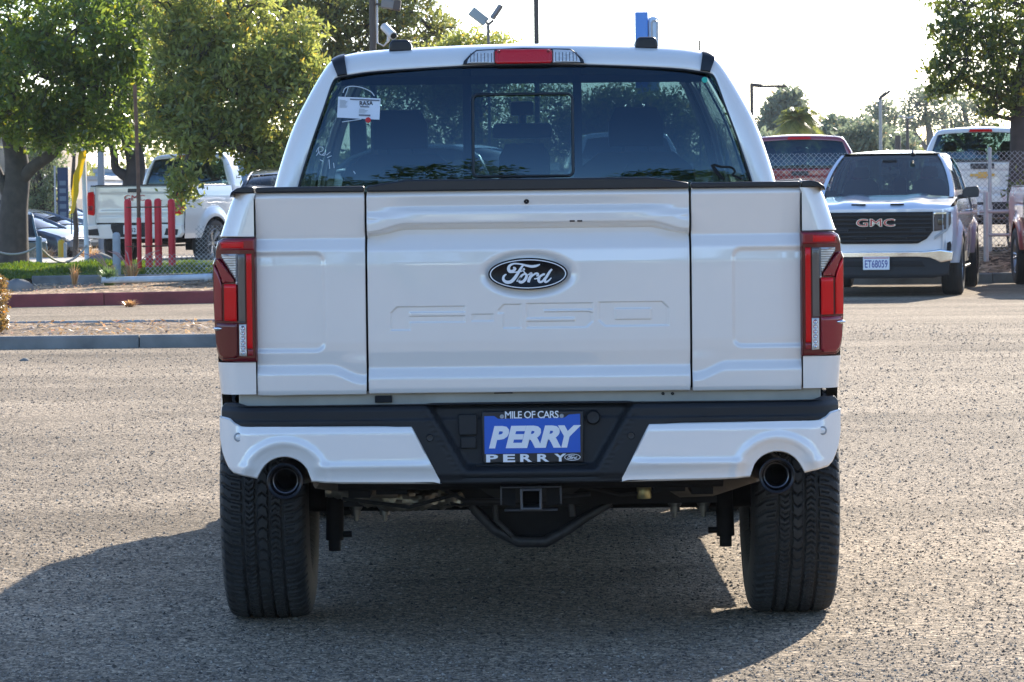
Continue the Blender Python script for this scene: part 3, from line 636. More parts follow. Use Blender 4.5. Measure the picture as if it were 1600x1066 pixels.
# ---- tail lamps
def lamp_surf(dy=0.0):
    def f(x, z):
        ax = np.abs(x); e = np.clip(ax - .905, 0, None); 
        return -.012 + dy + np.minimum(e, .125) ** 2 * 6.2 + .012 * sst(1.02, .96, z) * 0
    return f
def lp(x, y): return ((827 - x) / 491., pz(y - 5))     # left lamp pixels -> |x|, z   (roll removed)
for s in (-1, 1):
    def pp(pts): return [(s * a, b) for a, b in (lp(*p) for p in pts)]
    hull = [(401.5, 371.5), (350, 372.5), (341, 377), (337.5, 386), (338, 396), (340, 400), (335, 404), (331.5, 412), (331, 430), (332, 480), (333.5, 520), (336, 548), (340, 560), (346, 566), (401.5, 566.5)]
    lamp = poly_patch('tail_lamp', pp(hull), lamp_surf(0.004), M_REDD, FT, 30, 26, .07, .006, 'dark red tail lamp with bright red strip and smoked lens', angle=60)
    poly_patch('top_lens', pp([(399, 374), (352, 375), (344, 378), (341, 386), (343, 391), (399, 391)]), lamp_surf(-.003), M_REDM, lamp, 14, 8, .008)
    poly_patch('reflector', pp([(383, 378), (346, 379), (345, 388), (383, 388)]), lamp_surf(-.006), M_RED, lamp, 8, 5, .004, .002)
    poly_patch('light_strip', pp([(395, 397), (386.5, 397), (386.5, 545), (395, 545)]), lamp_surf(-.006), M_RED, lamp, 5, 12, .009, .003)
    poly_patch('light_strip_end', pp([(395.5, 546), (387, 546), (387, 556), (395.5, 556)]), lamp_surf(-.004), M_REDM, lamp, 4, 4, .006, .002)
    poly_patch('clear_lens', pp([(372.5, 397), (344, 397), (356, 416), (370, 438), (372.5, 445)]), lamp_surf(-.004), M_CLEAR, lamp, 10, 10, .006, .002)
    poly_patch('smoked_lens', pp([(384.5, 397), (373, 397), (373, 505), (384.5, 505)]), lamp_surf(-.005), M_SMOKE, lamp, 5, 12, .006, .002)
    poly_patch('reversing_lens', pp([(385.5, 507), (374, 507), (374, 556), (385.5, 557)]), lamp_surf(-.006), M_CLEAR, lamp, 5, 8, .006, .002)
    poly_patch('turn_lens', pp([(370.5, 444), (349, 444), (349, 502), (370.5, 502)]), lamp_surf(-.010), M_RED, lamp, 8, 10, .012, .003)
    poly_patch('wing_lens', pp([(369.5, 441), (349, 443), (341, 424), (335.5, 411), (338, 404), (342, 405), (356, 422)]), lamp_surf(-.010), M_REDM, lamp, 14, 10, .012, .003)
    poly_patch('side_lens', pp([(347, 502), (333.5, 502), (332.5, 440), (334, 414), (340, 424), (347, 444)]), lamp_surf(-.007), M_RED if s > 0 else M_REDM, lamp, 8, 10, .010, .003)  # sun glow through the right lamp is put into its lens colour
    poly_patch('lower_lens', pp([(371, 505), (334, 505), (336, 540), (341, 556), (347, 561), (366, 561), (371, 558)]), lamp_surf(-.007), M_REDM if s > 0 else M_REDD, lamp, 12, 10, .010, .004)  # again a lit red on the right, a shaded copy on the left
    for i, yy in enumerate(np.linspace(513, 551, 6)):
        a, b = lp(380, yy); MB().lathe([(-.003, .001), (-.0045, .004), (-.001, .0075), (0, .0078)], (s * a, float(lamp_surf(-.006)(a, b)), b), 'y', 12).build('lamp_bulb', M_CHROME, lamp, 60)
    rb = MB()
    for yy in np.linspace(402, 500, 26): a0, b = lp(383, yy); a1, _ = lp(374.5, yy); rb.box(min(s * a0, s * a1), max(s * a0, s * a1), float(lamp_surf(-.0065)(a0, b)), float(lamp_surf(0)(a0, b)), b - .0012, b + .0012)
    for yy in np.linspace(400, 434, 10): a0, b = lp(371, yy); a1, _ = lp(346 + max(0, (yy - 400) * .62), yy); rb.box(min(s * a0, s * a1), max(s * a0, s * a1), float(lamp_surf(-.0055)(a0, b)), float(lamp_surf(0)(a0, b)), b - .0010, b + .0010)
    rb.build('lens_ribs', M_SMOKE, lamp)
    MB().box(*sorted((s * lp(348, 470)[0], s * lp(350.5, 470)[0])), float(lamp_surf(-.012)(lp(349, 470)[0], 1.1)), .03, lp(349, 502)[1], lp(349, 444)[1]).build('lens_divider', M_REDD, lamp)
    a, b = lp(340, 514)
    MB().lathe([(-.014, .0005), (-.008, .005), (.003, .007), (.013, .004), (.016, .0005)], (s * (a + .002), .02, b), 'x', 12).build('marker_fin', M_CHROME, lamp, 60)
# ---- bumper
def bump_plan(x):
    ax = np.abs(x); return -.105 + .30 * np.clip(ax - .70, 0, None) ** 2 + 3.2 * np.clip(ax - .88, 0, None) ** 2 * 1.6
def arch_z(ax): return .563 + .080 * np.sqrt(np.clip(1 - ((ax - .780) / .083) ** 2, 0, 1))
def trap(x, z, w):      # >0 inside the middle recess
    hw = .325 - (.795 - z) * .58; return np.minimum(hw - np.abs(x), z - .592)
def black_y(x, z):
    y = bump_plan(x) + .010 + .024 * sst(.42, .50, np.abs(x)) * (1 - sst(.725, .742, z)); y = y + .045 * sst(-.004, .022, trap(x, z, 0)); 
    y = y + .010 * (1 - sst(.560, .585, z)) + .016 * sst(.785, .806, z) + .006 * sst(.755, .76, z)
    y = y + .004 * (1 - sst(.0, .004, np.abs(trap(x, z, 0) + .022)))
    return y
arch = [(.863 - .166 * t, float(arch_z(.863 - .166 * t))) for t in np.linspace(0.001, .999, 17)]
blk = [(-.984, .715), (-.982, .80), (-.972, .812), (-.93, .812), (-.90, .803), (0, .804), (.90, .803), (.93, .812), (.972, .812), (.982, .80), (.984, .715), (.975, .64), (.953, .60), (.88, .585)] + [(x * 1.0 + (x - .78) * .10, z + .012) for x, z in arch] + [(.69, .575), (.40, .560), (.27, .553), (0, .551), (-.27, .553), (-.40, .560), (-.69, .575)] + [(-x - (x - .78) * .10, z + .012) for x, z in arch[::-1]] + [(-.88, .585), (-.953, .60), (-.975, .64)]
bumper = poly_patch('rear_bumper', blk, black_y, M_PLAST, FT, 220, 60, .05, .005, 'black plastic rear bumper with white painted end caps', angle=50)
# step pad on top, running forward under the tailgate
xs_ = np.linspace(-.93, .93, 60); P = np.array([[(x, float(bump_plan(np.array(x))) + .026 + t * (.02 - float(bump_plan(np.array(x))) - .026), .804 - .012 * t) for t in np.linspace(0, 1, 5)] for x in xs_])
MB().grid(P).build('step_pad', M_PLAST, bumper, 40)
for s in (-1, 1):
    cap = [(.376, .739), (.92, .7445), (.936, .752), (.952, .7655), (.968, .769), (.990, .772), (.988, .70), (.980, .655), (.970, .628), (.958, .606), (.943, .592), (.905, .583), (.868, .574)] + arch[1:-1] + [(.694, .563), (.60, .557), (.282, .553)]
    def cap_y(x, z):
        ax = np.abs(x); y = bump_plan(x)
        q = np.sqrt(((ax - .780) / .083) ** 2 + (np.maximum(z - .563, 0) / .080) ** 2)      # raised lip round the exhaust opening
        y = y + .014 * (1 - sst(.98, 1.55, q)) - .006 * (sst(1.35, 1.6, q) * (1 - sst(1.6, 1.9, q)))
        y = y + .012 * (1 - sst(.568, .612, z)) * sst(.9, 1.3, q) - .006 * np.exp(-((z - .612) / .010) ** 2) * sst(1.2, 1.7, q) * (1 - sst(.85, .95, ax))
        y = y + .010 * sst(.715, .745, z) * (1 - sst(.90, .94, ax)); return y
    c_ = poly_patch('bumper_cap', [(s * a, b) for a, b in cap], cap_y, M_WHITE2, bumper, 110, 34, .03, .006, angle=60)
    x_, z_ = s * .925, .708; y_ = float(cap_y(np.array(x_), np.array(z_)))
    b = MB().lathe([(-.002, .0001), (-.003, .008), (-.0012, .0095)], (x_, y_, z_), 'y', 20); o = b.build('parking_sensor', M_WHITE2, c_, 60)
    MB().lathe([(-.001, .0095), (-.004, .011), (-.003, .013), (.0, .0145)], (x_, y_, z_), 'y', 24).build('sensor_ring', M_GREY, c_, 60)
    x_, z_ = s * .318, .700
    MB().lathe([(-.005, .0001), (-.006, .010), (-.003, .012), (0, .0125)], (x_, float(black_y(np.array(x_), np.array(z_))), z_), 'y', 20).build('parking_sensor', M_CAP, bumper, 60)
# fittings in the recess
ry = float(black_y(np.array(0.), np.array(.70)))
def rbox(name, x0, x1, y0, y1, d, m=M_PLAST, bv=.004): return MB().box(px(x0), px(x1), ry - d, ry + .01, pz(y1), pz(y0)).build(name, m, bumper, bevel=bv)
rbox('trailer_socket_cover', 715, 744, 645, 678, .016); rbox('trailer_socket', 718, 743, 680, 699, .012)
MB().lathe([(-.018, .001), (-.02, .018), (-.014, .023), (0, .024)], (px(925), ry, pz(652)), 'y', 24).build('spare_release_cover', M_PLAST, bumper, 50)
rbox('plate_ledge', 742, 914, 723, 727, .014)
# ---- registration plate
plate = MB().prism([(px(752), pz(641)), (px(909.5), pz(641)), (px(909.5), pz(721.5)), (px(752), pz(721.5))], ry - .020, ry - .002).build('licence_plate', M_CAP, FT, bevel=.004, label='blue plate reading PERRY in a black frame reading MILE OF CARS')
py_ = ry - .0215
MB().prism([(px(755.5), pz(648)), (px(771), pz(648)), (px(777), pz(652.5)), (px(881), pz(651.5)), (px(887), pz(647)), (px(904.5), pz(646)), (px(904.5), pz(706)), (px(755.5), pz(707))], py_ + .0005, py_ + .003).build('plate_face', M_PRINTB, plate)
def put(b, x, z, y, name, m, parent): return move_mb(b, (x, y, z)).build(name, m, parent)
for i, ch in enumerate('PERRY'):
    put(text_mb(ch, (.064, .066, .070, .070, .074)[i], .071, .24, .05), (px(778), px(804.5), px(828.5), px(857.5), px(888))[i], pz(681), py_ - .0004 - .0003 * i, 'plate_lettering', M_PRINTW, plate)
put(text_mb('MILE OF CARS', .170, .0235, 0, .012, space=.9), px(829.5), pz(646.5), py_ - .0008, 'plate_lettering', M_PRINTW, plate)
for i, ch in enumerate('PERRY'):
    put(text_mb(ch, .038, .0250, 0, .035), px(767 + 26.5 * i), pz(714), py_ - .0008, 'plate_lettering', M_PRINTW, plate)
for x in (783, 876): MB().lathe([(-.003, .001), (-.0035, .005), (0, .007)], (px(x), py_, pz(649)), 'y', 16).build('plate_screw', M_GREY, plate, 60)
# ---- oval badges with the script word
def oval(rx, rz, d0, d1, c, n=64, hole=None):
    b = MB(); A = np.linspace(0, 2 * math.pi, n, endpoint=False)
    prof = [(1, d0), (1, d1 + .001), (.985, d1)] if hole is None else None
    if hole is None:
        V = [(c[0] + rx * k * math.cos(a), c[1] - d, c[2] + rz * k * math.sin(a)) for k, d in prof for a in A]; Fc = [(i * n + j, i * n + (j + 1) % n, (i + 1) * n + (j + 1) % n, (i + 1) * n + j) for i in range(2) for j in range(n)] + [tuple(2 * n + j for j in range(n))]
    else:
        hx, hz = hole; V = [(c[0] + X_ * math.cos(a), c[1] - d, c[2] + Z_ * math.sin(a)) for X_, Z_, d in ((rx, rz, d0), (rx, rz, d1), (hx, hz, d1), (hx, hz, d0)) for a in A]
        Fc = [(i * n + j, i * n + (j + 1) % n, (i + 1) * n + (j + 1) % n, (i + 1) * n + j) for i in range(3) for j in range(n)]
    return b.add(V, Fc)
STROKES = [  # (x, y, half width) in pixels of the 1600 px enlargement of the badge, y down
    [(540, 262, 13), (575, 280, 22), (545, 318, 24), (490, 330, 27), (462, 290, 27), (480, 235, 22), (540, 200, 15), (610, 198, 13), (700, 212, 14), (770, 232, 18), (860, 248, 22), (940, 238, 20), (985, 222, 12), (1002, 210, 5)],
    [(735, 215, 14), (700, 240, 17), (660, 300, 22), (610, 380, 26), (560, 450, 28), (500, 505, 28), (430, 512, 27), (378, 480, 24), (372, 430, 20), (395, 395, 16), (425, 378, 9)],
    [(520, 352, 5), (570, 345, 9), (640, 335, 11), (700, 322, 10), (735, 300, 9), (730, 285, 8), (712, 292, 8), (722, 330, 10), (745, 360, 10), (775, 385, 10)],
    [(600, 505, 10), (650, 450, 20), (690, 400, 18), (740, 375, 16), (770, 400, 22), (755, 455, 25), (710, 505, 24), (660, 515, 22), (640, 480, 18), (668, 430, 14)],
    [(765, 400, 8), (810, 385, 12), (850, 365, 20), (845, 405, 24), (815, 465, 26), (800, 520, 22)],
    [(835, 450, 10), (880, 400, 14), (930, 370, 18), (965, 380, 20), (960, 405, 16), (935, 410, 8)],
    [(900, 462, 8), (950, 455, 12), (1000, 420, 18), (1060, 385, 18), (1085, 390, 14)],
    [(1000, 425, 18), (975, 470, 24), (990, 515, 20), (1040, 505, 18), (1085, 450, 18)],
    [(1205, 298, 15), (1165, 345, 19), (1120, 415, 22), (1085, 470, 22), (1090, 515, 20), (1140, 500, 14), (1195, 445, 8)]]
def script(c, k, y):
    b = MB()
    for st in STROKES:
        P = catmull(np.array(st, float), 4); n = len(P); V = []
        for i in range(n):
            d = P[min(i + 1, n - 1), :2] - P[max(i - 1, 0), :2]; d /= np.linalg.norm(d) + 1e-9; nr = np.array([-d[1], d[0]]) * P[i, 2]
            for q in (P[i, :2] + nr, P[i, :2] - nr): V.append((c[0] + (q[0] - 795) * k, y, c[2] - (q[1] - 375) * k))
        m = len(V); V2 = V + [(x, yy + .002, z) for x, yy, z in V]
        Fc = [(2 * i, 2 * i + 1, 2 * i + 3, 2 * i + 2) for i in range(n - 1)]
        Fc += [(2 * i, 2 * i + 2, m + 2 * i + 2, m + 2 * i) for i in range(n - 1)] + [(2 * i + 1, m + 2 * i + 1, m + 2 * i + 3, 2 * i + 3) for i in range(n - 1)] + [(0, 1, m + 1, m), (m - 2, m - 1, 2 * m - 1, 2 * m - 2)]
        b.add(V2, Fc); y -= .00012
    return b
bc = (px(826.2), 0, pz(428.3)); by = .006
badge = oval(.1268, .0510, -.010, .010, (bc[0], by, bc[2])).build('badge', mat('badge_black', (.003, .004, .007), .4, spec=.25, coat=.08), FT, 60, label='black oval badge with white script')
oval(.1215, .0462, .009, .0112, (bc[0], by, bc[2]), hole=(.1180, .0432)).build('badge_ring', M_PRINTW, badge)
script(bc, .0910 / 490, by - .0115).build('badge_script', M_PRINTW, badge)
pb = (px(892), 0, pz(713.5)); oval(.0255, .0105, .0, .0012, (pb[0], py_, pb[2]), hole=(.0235, .0088)).build('plate_oval', M_PRINTW, plate)
script(pb, .0205 / 490 * .85, py_ - .001).build('plate_script', M_PRINTW, plate)
# ---- high brake lamp, roof mounts, ditch strips
def hdr_y(d): return lambda x, z: cab_yb(z) + d + .0 * x
hb = poly_patch('high_brake_lamp', [(-.232, 1.9475), (.232, 1.9475), (.222, 1.962), (.200, 1.985), (.175, 2.0035), (0, 2.009), (-.175, 2.0035), (-.200, 1.985), (-.222, 1.962)], hdr_y(-.012), M_CAP, FT, 30, 8, .03, .004, angle=60)
for s in (-1, 1): poly_patch('cargo_lens', [(s * .109, 1.951), (s * .217, 1.951), (s * .196, 1.981), (s * .174, 1.998), (s * .109, 2.001)], hdr_y(-.017), M_CLEAR, hb, 12, 6, .006, .003)
rb2 = MB()
for s in (-1, 1):
    for i in range(7): rb2.box(min(s * (.118 + .013 * i), s * (.1205 + .013 * i)), max(s * (.118 + .013 * i), s * (.1205 + .013 * i)), 1.80 + .0, 1.93, 1.956, 1.990)
for k_ in range(len(rb2.v)):
    x_, y_, z_ = rb2.v[k_]; rb2.v[k_] = (x_, float(cab_yb(z_)) - (.019 if y_ < 1.85 else 0), z_)
rb2.build('lens_ribs', M_SMOKE, hb)
poly_patch('brake_lens', [(-.106, 1.953), (-.100, 1.949), (.100, 1.949), (.106, 1.953), (.106, 1.997), (.100, 2.003), (-.100, 2.003), (-.106, 1.997)], hdr_y(-.021), mat('brake_lens', (.62, .004, .012), .15, coat=.3, bump=.5, bscale=150), hb, 14, 6, .01, .004)
for s in (-1, 1): MB().lathe([(-.003, .001), (-.003, .005), (0, .006)], (s * .092, float(cab_yb(1.99)) - .021, 1.994), 'y', 12).build('lens_screw', M_REDM, hb)
for s in (-1, 1):
    cpy = 1.965
    MB().prism([(s * .46 - .043, 1.998), (s * .46 + .043, 1.998), (s * .46 + .042, 2.03), (s * .46 + .030, 2.046), (s * .46 - .030, 2.046), (s * .46 - .042, 2.03)], cpy, cpy + .20).build('roof_mount', M_CAP, FT, bevel=.01, seg=3)
    i0, i1 = 25, 30; P = []
    for i in range(i0, i1 + 1):
        o, g = CAB_O[i], CAB_G[i]; row = []
        for t, dy in ((-.01, .10), (0, .05), (.12, .012), (.3, -.001), (.6, -.003), (.95, -.003), (1.0, .004)):
            p = o + (g - o) * t; row.append((s * p[0] * 1.002, float(cab_yb(p[1])) + dy - .003, p[1] + .003))
        P.append(row)
    MB().grid(P).build('roof_ditch_strip', M_CAP, FT, 50)
    # the strip runs forward along the roof
    P = [[(s * (CAB_O[i][0] * (1 - .035 * u * u) + .0), float(cab_yb(1.98)) + .1 + u * 1.75, CAB_O[i][1] + .006) for u in np.linspace(0, 1, 8)] for i in range(i0 + 1, i1)]
    MB().grid(P).build('roof_ditch_strip', M_CAP, FT, 50)
# ---- sliding pane, glass bars, stickers
rw = [o for o in FT.children if o.name.startswith('rear_window')][0]
def gy(x, z): return float(cab_yb(z)) + .014 + .02 * (x / .8) ** 2
fr = []
for cx, cz, a0 in ((.165, 1.815, 0), (-.165, 1.815, 90), (-.165, 1.55, 180), (.165, 1.55, 270)):
    for a in np.linspace(a0, a0 + 90, 6): fr.append((cx + .020 * math.cos(R(a)), cz + .020 * math.sin(R(a))))
fr.append(fr[0]); sx0 = -.006
MB().tube([(x + sx0, gy(x, z) - .006, z) for x, z in fr], .0055, 6).build('sliding_pane_frame', M_CAP, rw, 60)
for x in (-.212, .198): MB().box(x - .016, x + .016, 1.848, 1.852, 1.45, 1.93).build('pane_bar', M_CAP, rw)
bars = [o for o in rw.children if o.name.startswith('pane_bar')]
for o in bars:      # follow the rake of the glass
    for v in o.data.vertices: v.co.y = gy(v.co.x, v.co.z) + .006 + (v.co.y - 1.85)
MB().grid([[(x, gy(x, z) + .004, z) for z in (1.875, 1.905)] for x in np.linspace(-.68, .68, 12)]).build('defroster_band', M_SEAT, rw)
def gpt(x_, y_, Yl=13.03):      # photo pixel -> truck x, z on the window
    X, Z = W(x_, y_, Yl); return X - .055, Z
def gcard(name, pts, m, parent, off=-.004):
    V = []
    for p in pts:
        x, z = gpt(*p); V.append((x, gy(x, z) + off, z))
    n = len(V); V += [(x, y + .0012, z) for x, y, z in V]
    return MB().add(V, [tuple(range(n)), tuple(range(2 * n - 1, n - 1, -1))] + [(i, (i + 1) % n, n + (i + 1) % n, n + i) for i in range(n)]).build(name, m, parent)
tagp = gcard('paper_tag', [(529.5, 152), (595.5, 155), (594, 188), (528, 184.5)], M_PAPER, rw)
for nm, q in (('print_line', [(548, 154.8), (594, 157), (594, 159.2), (548, 157)]), ('print_line', [(564, 166.5), (578, 167), (578, 169), (564, 168.5)]), ('print_line', [(562, 179.5), (580, 180.2), (580, 182.8), (562, 182)])):
    gcard(nm, q, mat('grey_ink', (.16, .17, .20), .6), rw, -.006)
for k in range(7): gcard('print_line', [(532, 157 + k * 1.8), (541 + (k * 7 % 4), 157.4 + k * 1.8), (541 + (k * 7 % 4), 158.2 + k * 1.8), (532, 157.8 + k * 1.8)], mat('pale_ink', (.40, .43, .46), .6), rw, -.006)
for k in range(4): gcard('print_line', [(562, 171 + k * 1.9), (571 + (k * 5 % 7), 171.4 + k * 1.9), (571 + (k * 5 % 7), 172.2 + k * 1.9), (562, 171.8 + k * 1.9)], mat('pale_ink', (.4, .43, .46), .6), rw, -.006)
x_, z_ = gpt(573.5, 162.3); put(text_mb('RA5A', .050, .0165, 0, .02), x_, z_, gy(x_, z_) - .006, 'tag_lettering', M_INK, rw)
def dot(px_, py__, r, m, name):
    x, z = gpt(px_, py__); return MB().lathe([(-.004, .0001), (-.004, r * .95), (-.002, r)], (x, gy(x, z) - .002, z), 'y', 20).build(name, m, rw, 60)
dot(576.5, 188.5, .0105, mat('red_sticker', (.62, .02, .03), .5), 'red_sticker'); dot(1100, 125.7, .0110, mat('teal_sticker', (.02, .50, .38), .5), 'green_sticker')
def gstroke(pts, w_, name='chalk_mark', m=None):
    P = catmull([gpt(*p) for p in pts], 5); return MB().tube([(x, gy(x, z) - .004, z) for x, z in P], w_, 5, sq=(1, 1)).build(name, m or mat('chalk', (.72, .78, .82), .8), rw)
gstroke([(537, 146), (540, 139), (548, 136), (560, 136.5), (572, 140), (581, 145), (586, 151)], .0016, 'tag_wire')
gstroke([(545, 137.5), (543, 144), (540, 152)], .0012, 'tag_wire'); gstroke([(536, 191.5), (550, 189.5), (566, 187)], .0016, 'tag_wire')
for st in ([(500, 232), (499, 239), (496, 244)], [(496, 238), (500, 231), (506, 231), (506, 236), (500, 239), (504, 243), (507, 241)], [(507, 241), (510, 239), (509, 243), (506, 243), (507, 241)], [(512, 243), (518, 238)], [(513, 247), (520, 244)], [(502, 250), (507, 253)], [(516, 250), (517, 264)], [(523, 255), (524, 263)]):
    gstroke(st, .0014)
gstroke([(554, 268), (557, 272)], .0016)
# small dark hook resting inside the right lower corner of the window
gstroke([(1110, 258), (1118, 272), (1128, 280), (1112, 259), (1125, 261), (1140, 262), (1146, 268), (1143, 274), (1150, 277), (1156, 280)], .0045, 'cable_loop', M_BLACK)
# ---- exhaust tips, hitch, spare wheel, axle, springs, dampers
for s in (-1, 1):
    c0 = (s * .779, 0, .566)
    t = MB().lathe([(.30, .048), (-.01, .052), (-.085, .0575), (-.091, .0575), (-.093, .054), (-.088, .047), (.0, .041), (.10, .038), (.12, .001)], c0, 'y', 36).build('exhaust_tip', mat('dark_tip', (.025, .025, .028), .28, metal=.7), FT, 50)
    MB().lathe([(-.060, .040), (-.058, .037), (.0, .036)], c0, 'y', 32).build('tip_ring', mat('tip_inner', (.16, .16, .17), .3, metal=.8), t, 50)
    MB().tube([(s * .779, .2, .562), (s * .70, .42, .56), (s * .55, .62, .555), (s * .40, .80, .55)], [.035] * 4, 12).build('tail_pipe', M_PIPE, FT, 60)
# crumpled heat shield and muffler seen left of centre
xs_ = np.linspace(-.68, -.20, 46); A = np.linspace(0, 2 * math.pi, 25)
P = np.zeros((46, 25, 3))
for i, x in enumerate(xs_):
    r0 = .026 + .016 * math.sin(math.pi * (i / 45) ** .8) + (.004 if i % 6 < 2 else 0); zc = .500 - .040 * sst(-.66, -.42, x)
    for j, a in enumerate(A): rr = r0 * (1 + .10 * math.sin(5 * a + i * .8) + .07 * math.sin(11 * a - i * 1.7)); P[i, j] = (x, .48 + rr * math.cos(a) + .08 * (x + .2), zc + rr * math.sin(a))
MB().grid(P).build('muffler', M_PIPE, FT, 30)
MB().tube([(-.70, .30, .545), (-.60, .34, .525), (-.50, .38, .49), (-.44, .40, .475)], [.035, .035, .022, .008], 8).build('heat_shield', mat('brown_steel', (.14, .115, .09), .6, metal=.4, noise=.3), FT, 50)
MB().tube([(.42, .42, .525), (.50, .42, .49), (.60, .40, .50), (.74, .3, .545)], [.02, .035, .04, .03], 10).build('heat_shield', mat('brown_steel', (.14, .115, .09), .6), FT, 50)
MB().tube([(-.60, 1.7, .36), (-.3, 1.6, .40), (.1, 1.6, .42)], .03, 8).build('brake_line', M_UNDER, FT, 60)
MB().box(.30, .46, .36, .42, .50, .548).build('tank_strap', M_UNDER, FT, bevel=.01)
MB().lathe([(-.02, .022), (-.018, .024), (.02, .024), (.022, .022)], (.375, .38, .478), 'z', 20).build('canister', mat('zinc_band', (.42, .38, .20), .35, metal=.8), FT, 60)
# receiver
hz = pz(778) - .004
rc = MB().box(-.098, .098, -.02, .02, hz + .034, hz + .040).box(-.085, .085, -.02, .02, hz - .040, hz - .034).box(-.098, -.092, -.02, .02, hz - .02, hz + .034).box(.092, .098, -.02, .02, hz - .02, hz + .034).build('hitch_bracket', mat('hitch_paint', (.035, .035, .04), .4), FT, bevel=.002)
def sqring(ho, hi_, y0, y1, c):
    b = MB(); cs = [(-1, -1), (1, -1), (1, 1), (-1, 1)]
    V = [(c[0] + a * h, y, c[2] + d * h) for h, y in ((ho, y1), (ho, y0), (hi_, y0), (hi_, y1)) for a, d in cs]
    return b.add(V, [(i * 4 + j, i * 4 + (j + 1) % 4, (i + 1) * 4 + (j + 1) % 4, (i + 1) * 4 + j) for i in range(3) for j in range(4)])
sqring(.0345, .0265, -.045, .15, (0, 0, hz)).build('hitch_receiver', mat('hitch_paint2', (.06, .06, .065), .35), FT, bevel=.003)
MB().box(-.030, .030, .10, .11, hz - .030, hz + .03).build('receiver_plug', M_BLACK, rc)
for s in (-1, 1): MB().prism([(s * .05, hz - .03), (s * .09, hz - .02), (s * .09, hz + .03), (s * .05, hz + .03)], .03, .05).build('hitch_gusset', M_BLACK, rc)
MB().tube([(-.62, .12, .55), (.62, .12, .55)], .034, 10).build('hitch_beam', M_UNDER, FT, 60)
# spare wheel hung level under the bed
sp = MB().lathe([(.30, .20), (.285, .24), (.29, .30), (.32, .365), (.37, .395), (.43, .395), (.50, .36), (.52, .28), (.52, .2)], (0.0, .80, 0), 'z', 48)
sp.v = [(x, y, z + .13) for x, y, z in sp.v]; sp.build('spare_tyre', M_RUBBER, FT, 40)
MB().lathe([(.31, .001), (.31, .10), (.27, .14), (.29, .21), (.5, .21)], (0, .80, .13), 'z', 32).build('spare_rim', M_UNDER, FT, 50)
# a cradle tapering below the spare: differential housing and axle
dd = MB().lathe([(-.16, .05), (-.12, .10), (-.05, .15), (.05, .15), (.12, .10), (.16, .05)], (0, AX_R, .41), 'x', 24).build('differential', M_UNDER, FT, 60)
MB().tube([(-.85, AX_R, .41), (-.2, AX_R, .41), (.2, AX_R, .41), (.85, AX_R, .41)], .045, 12).build('rear_axle', M_UNDER, FT, 60)
MB().prism([(-.27, .46), (.32, .46), (.25, .405), (.15, .345), (.08, .295), (-.05, .292), (-.12, .33), (-.20, .405)], .55, .60).build('spare_carrier', M_UNDER, FT, bevel=.01)
MB().tube([(-.21, .53, .47), (-.185, .53, .41), (-.12, .53, .345), (-.04, .53, .305), (.05, .53, .303), (.11, .53, .335), (.19, .53, .385), (.27, .53, .43)], [.012, .016, .018, .020, .020, .018, .015, .012], 8).tube([(-.12, .50, .50), (-.115, .50, .38), (-.06, .51, .325)], .010, 6).tube([(.13, .50, .50), (.14, .50, .39)], .012, 6).tube([(-.30, .40, .50), (-.22, .42, .455), (-.05, .44, .45), (.20, .43, .47)], .008, 6).build('spare_strap', mat('worn_steel', (.030, .030, .032), .5, metal=.3, noise=.4, nscale=30), FT, 50)
MB().tube([(.12, .36, .515), (.30, .37, .47), (.40, .38, .48), (.62, .36, .52)], .007, 6).build('hose', M_BLACK, FT, 50)
MB().tube([(-.62, .36, .47), (-.40, .36, .44), (-.24, .38, .48)], .007, 6).build('hose', M_BLACK, FT, 50)
for s in (-1, 1):
    MB().tube([(s * .655, .90, .60), (s * .670, .90, .44), (s * .675, .90, .28)], [.028, .030, .031], 12).tube([(s * .675, .90, .28), (s * .675, .90, .243)], .021, 10).tube([(s * .615, .90, .30), (s * .69, .90, .30)], .011, 8).build('shock_absorber', M_UNDER, FT, 60)
    MB().box(s * .52, s * .59, .15, 2.2, .49, .535).build('leaf_spring', M_UNDER, FT)
    for x in (.505, .605):
        MB().tube([(s * x, 1.0, .50), (s * x, 1.0, .335)], .008, 8).tube([(s * x, 1.0, .375), (s * x, 1.0, .355)], .017, 6).lathe([(.39, .02), (.383, .024), (.375, .02)], (s * x, 1.0, 0), 'z', 8).build('spring_bolt', mat('bolt_steel', (.20, .20, .19), .4, metal=.8), FT, 60)
    MB().box(s * .48, s * .64, .95, 1.25, .415, .44).build('spring_plate', M_UNDER, FT)
    MB().box(s * .40, s * .50, .15, 5.4, .50, .60).build('frame_rail', M_UNDER, FT)
    MB().tube([(s * .995, .75, .70), (s * 1.0, .73, .68), (s * 1.03, .72, .668)], [.008, .014, .016], 8).build('mud_flap_edge', M_FRAMEB, FT, 50) if s > 0 else None
# plain nose (seen only from elsewhere)
MB().prism([(-.86, .62), (.86, .62), (.90, 1.12), (.78, 1.19), (-.78, 1.19), (-.90, 1.12)], 5.60, 5.80).build('grille', M_PLAST, FT, bevel=.02)
MB().box(-.88, .88, 5.5, 5.6, .235, .45).build('air_dam', M_PLAST, FT, bevel=.01)
MB().prism([(-.96, .42), (.96, .42), (.96, .64), (-.96, .64)], 5.62, 5.88).build('front_bumper', M_CHROME, FT, bevel=.04, seg=3)
for s in (-1, 1): MB().prism([(s * .70, .88), (s * .93, .88), (s * .94, 1.14), (s * .72, 1.14)], 5.60, 5.815).build('headlamp', M_CLEAR, FT, bevel=.02)
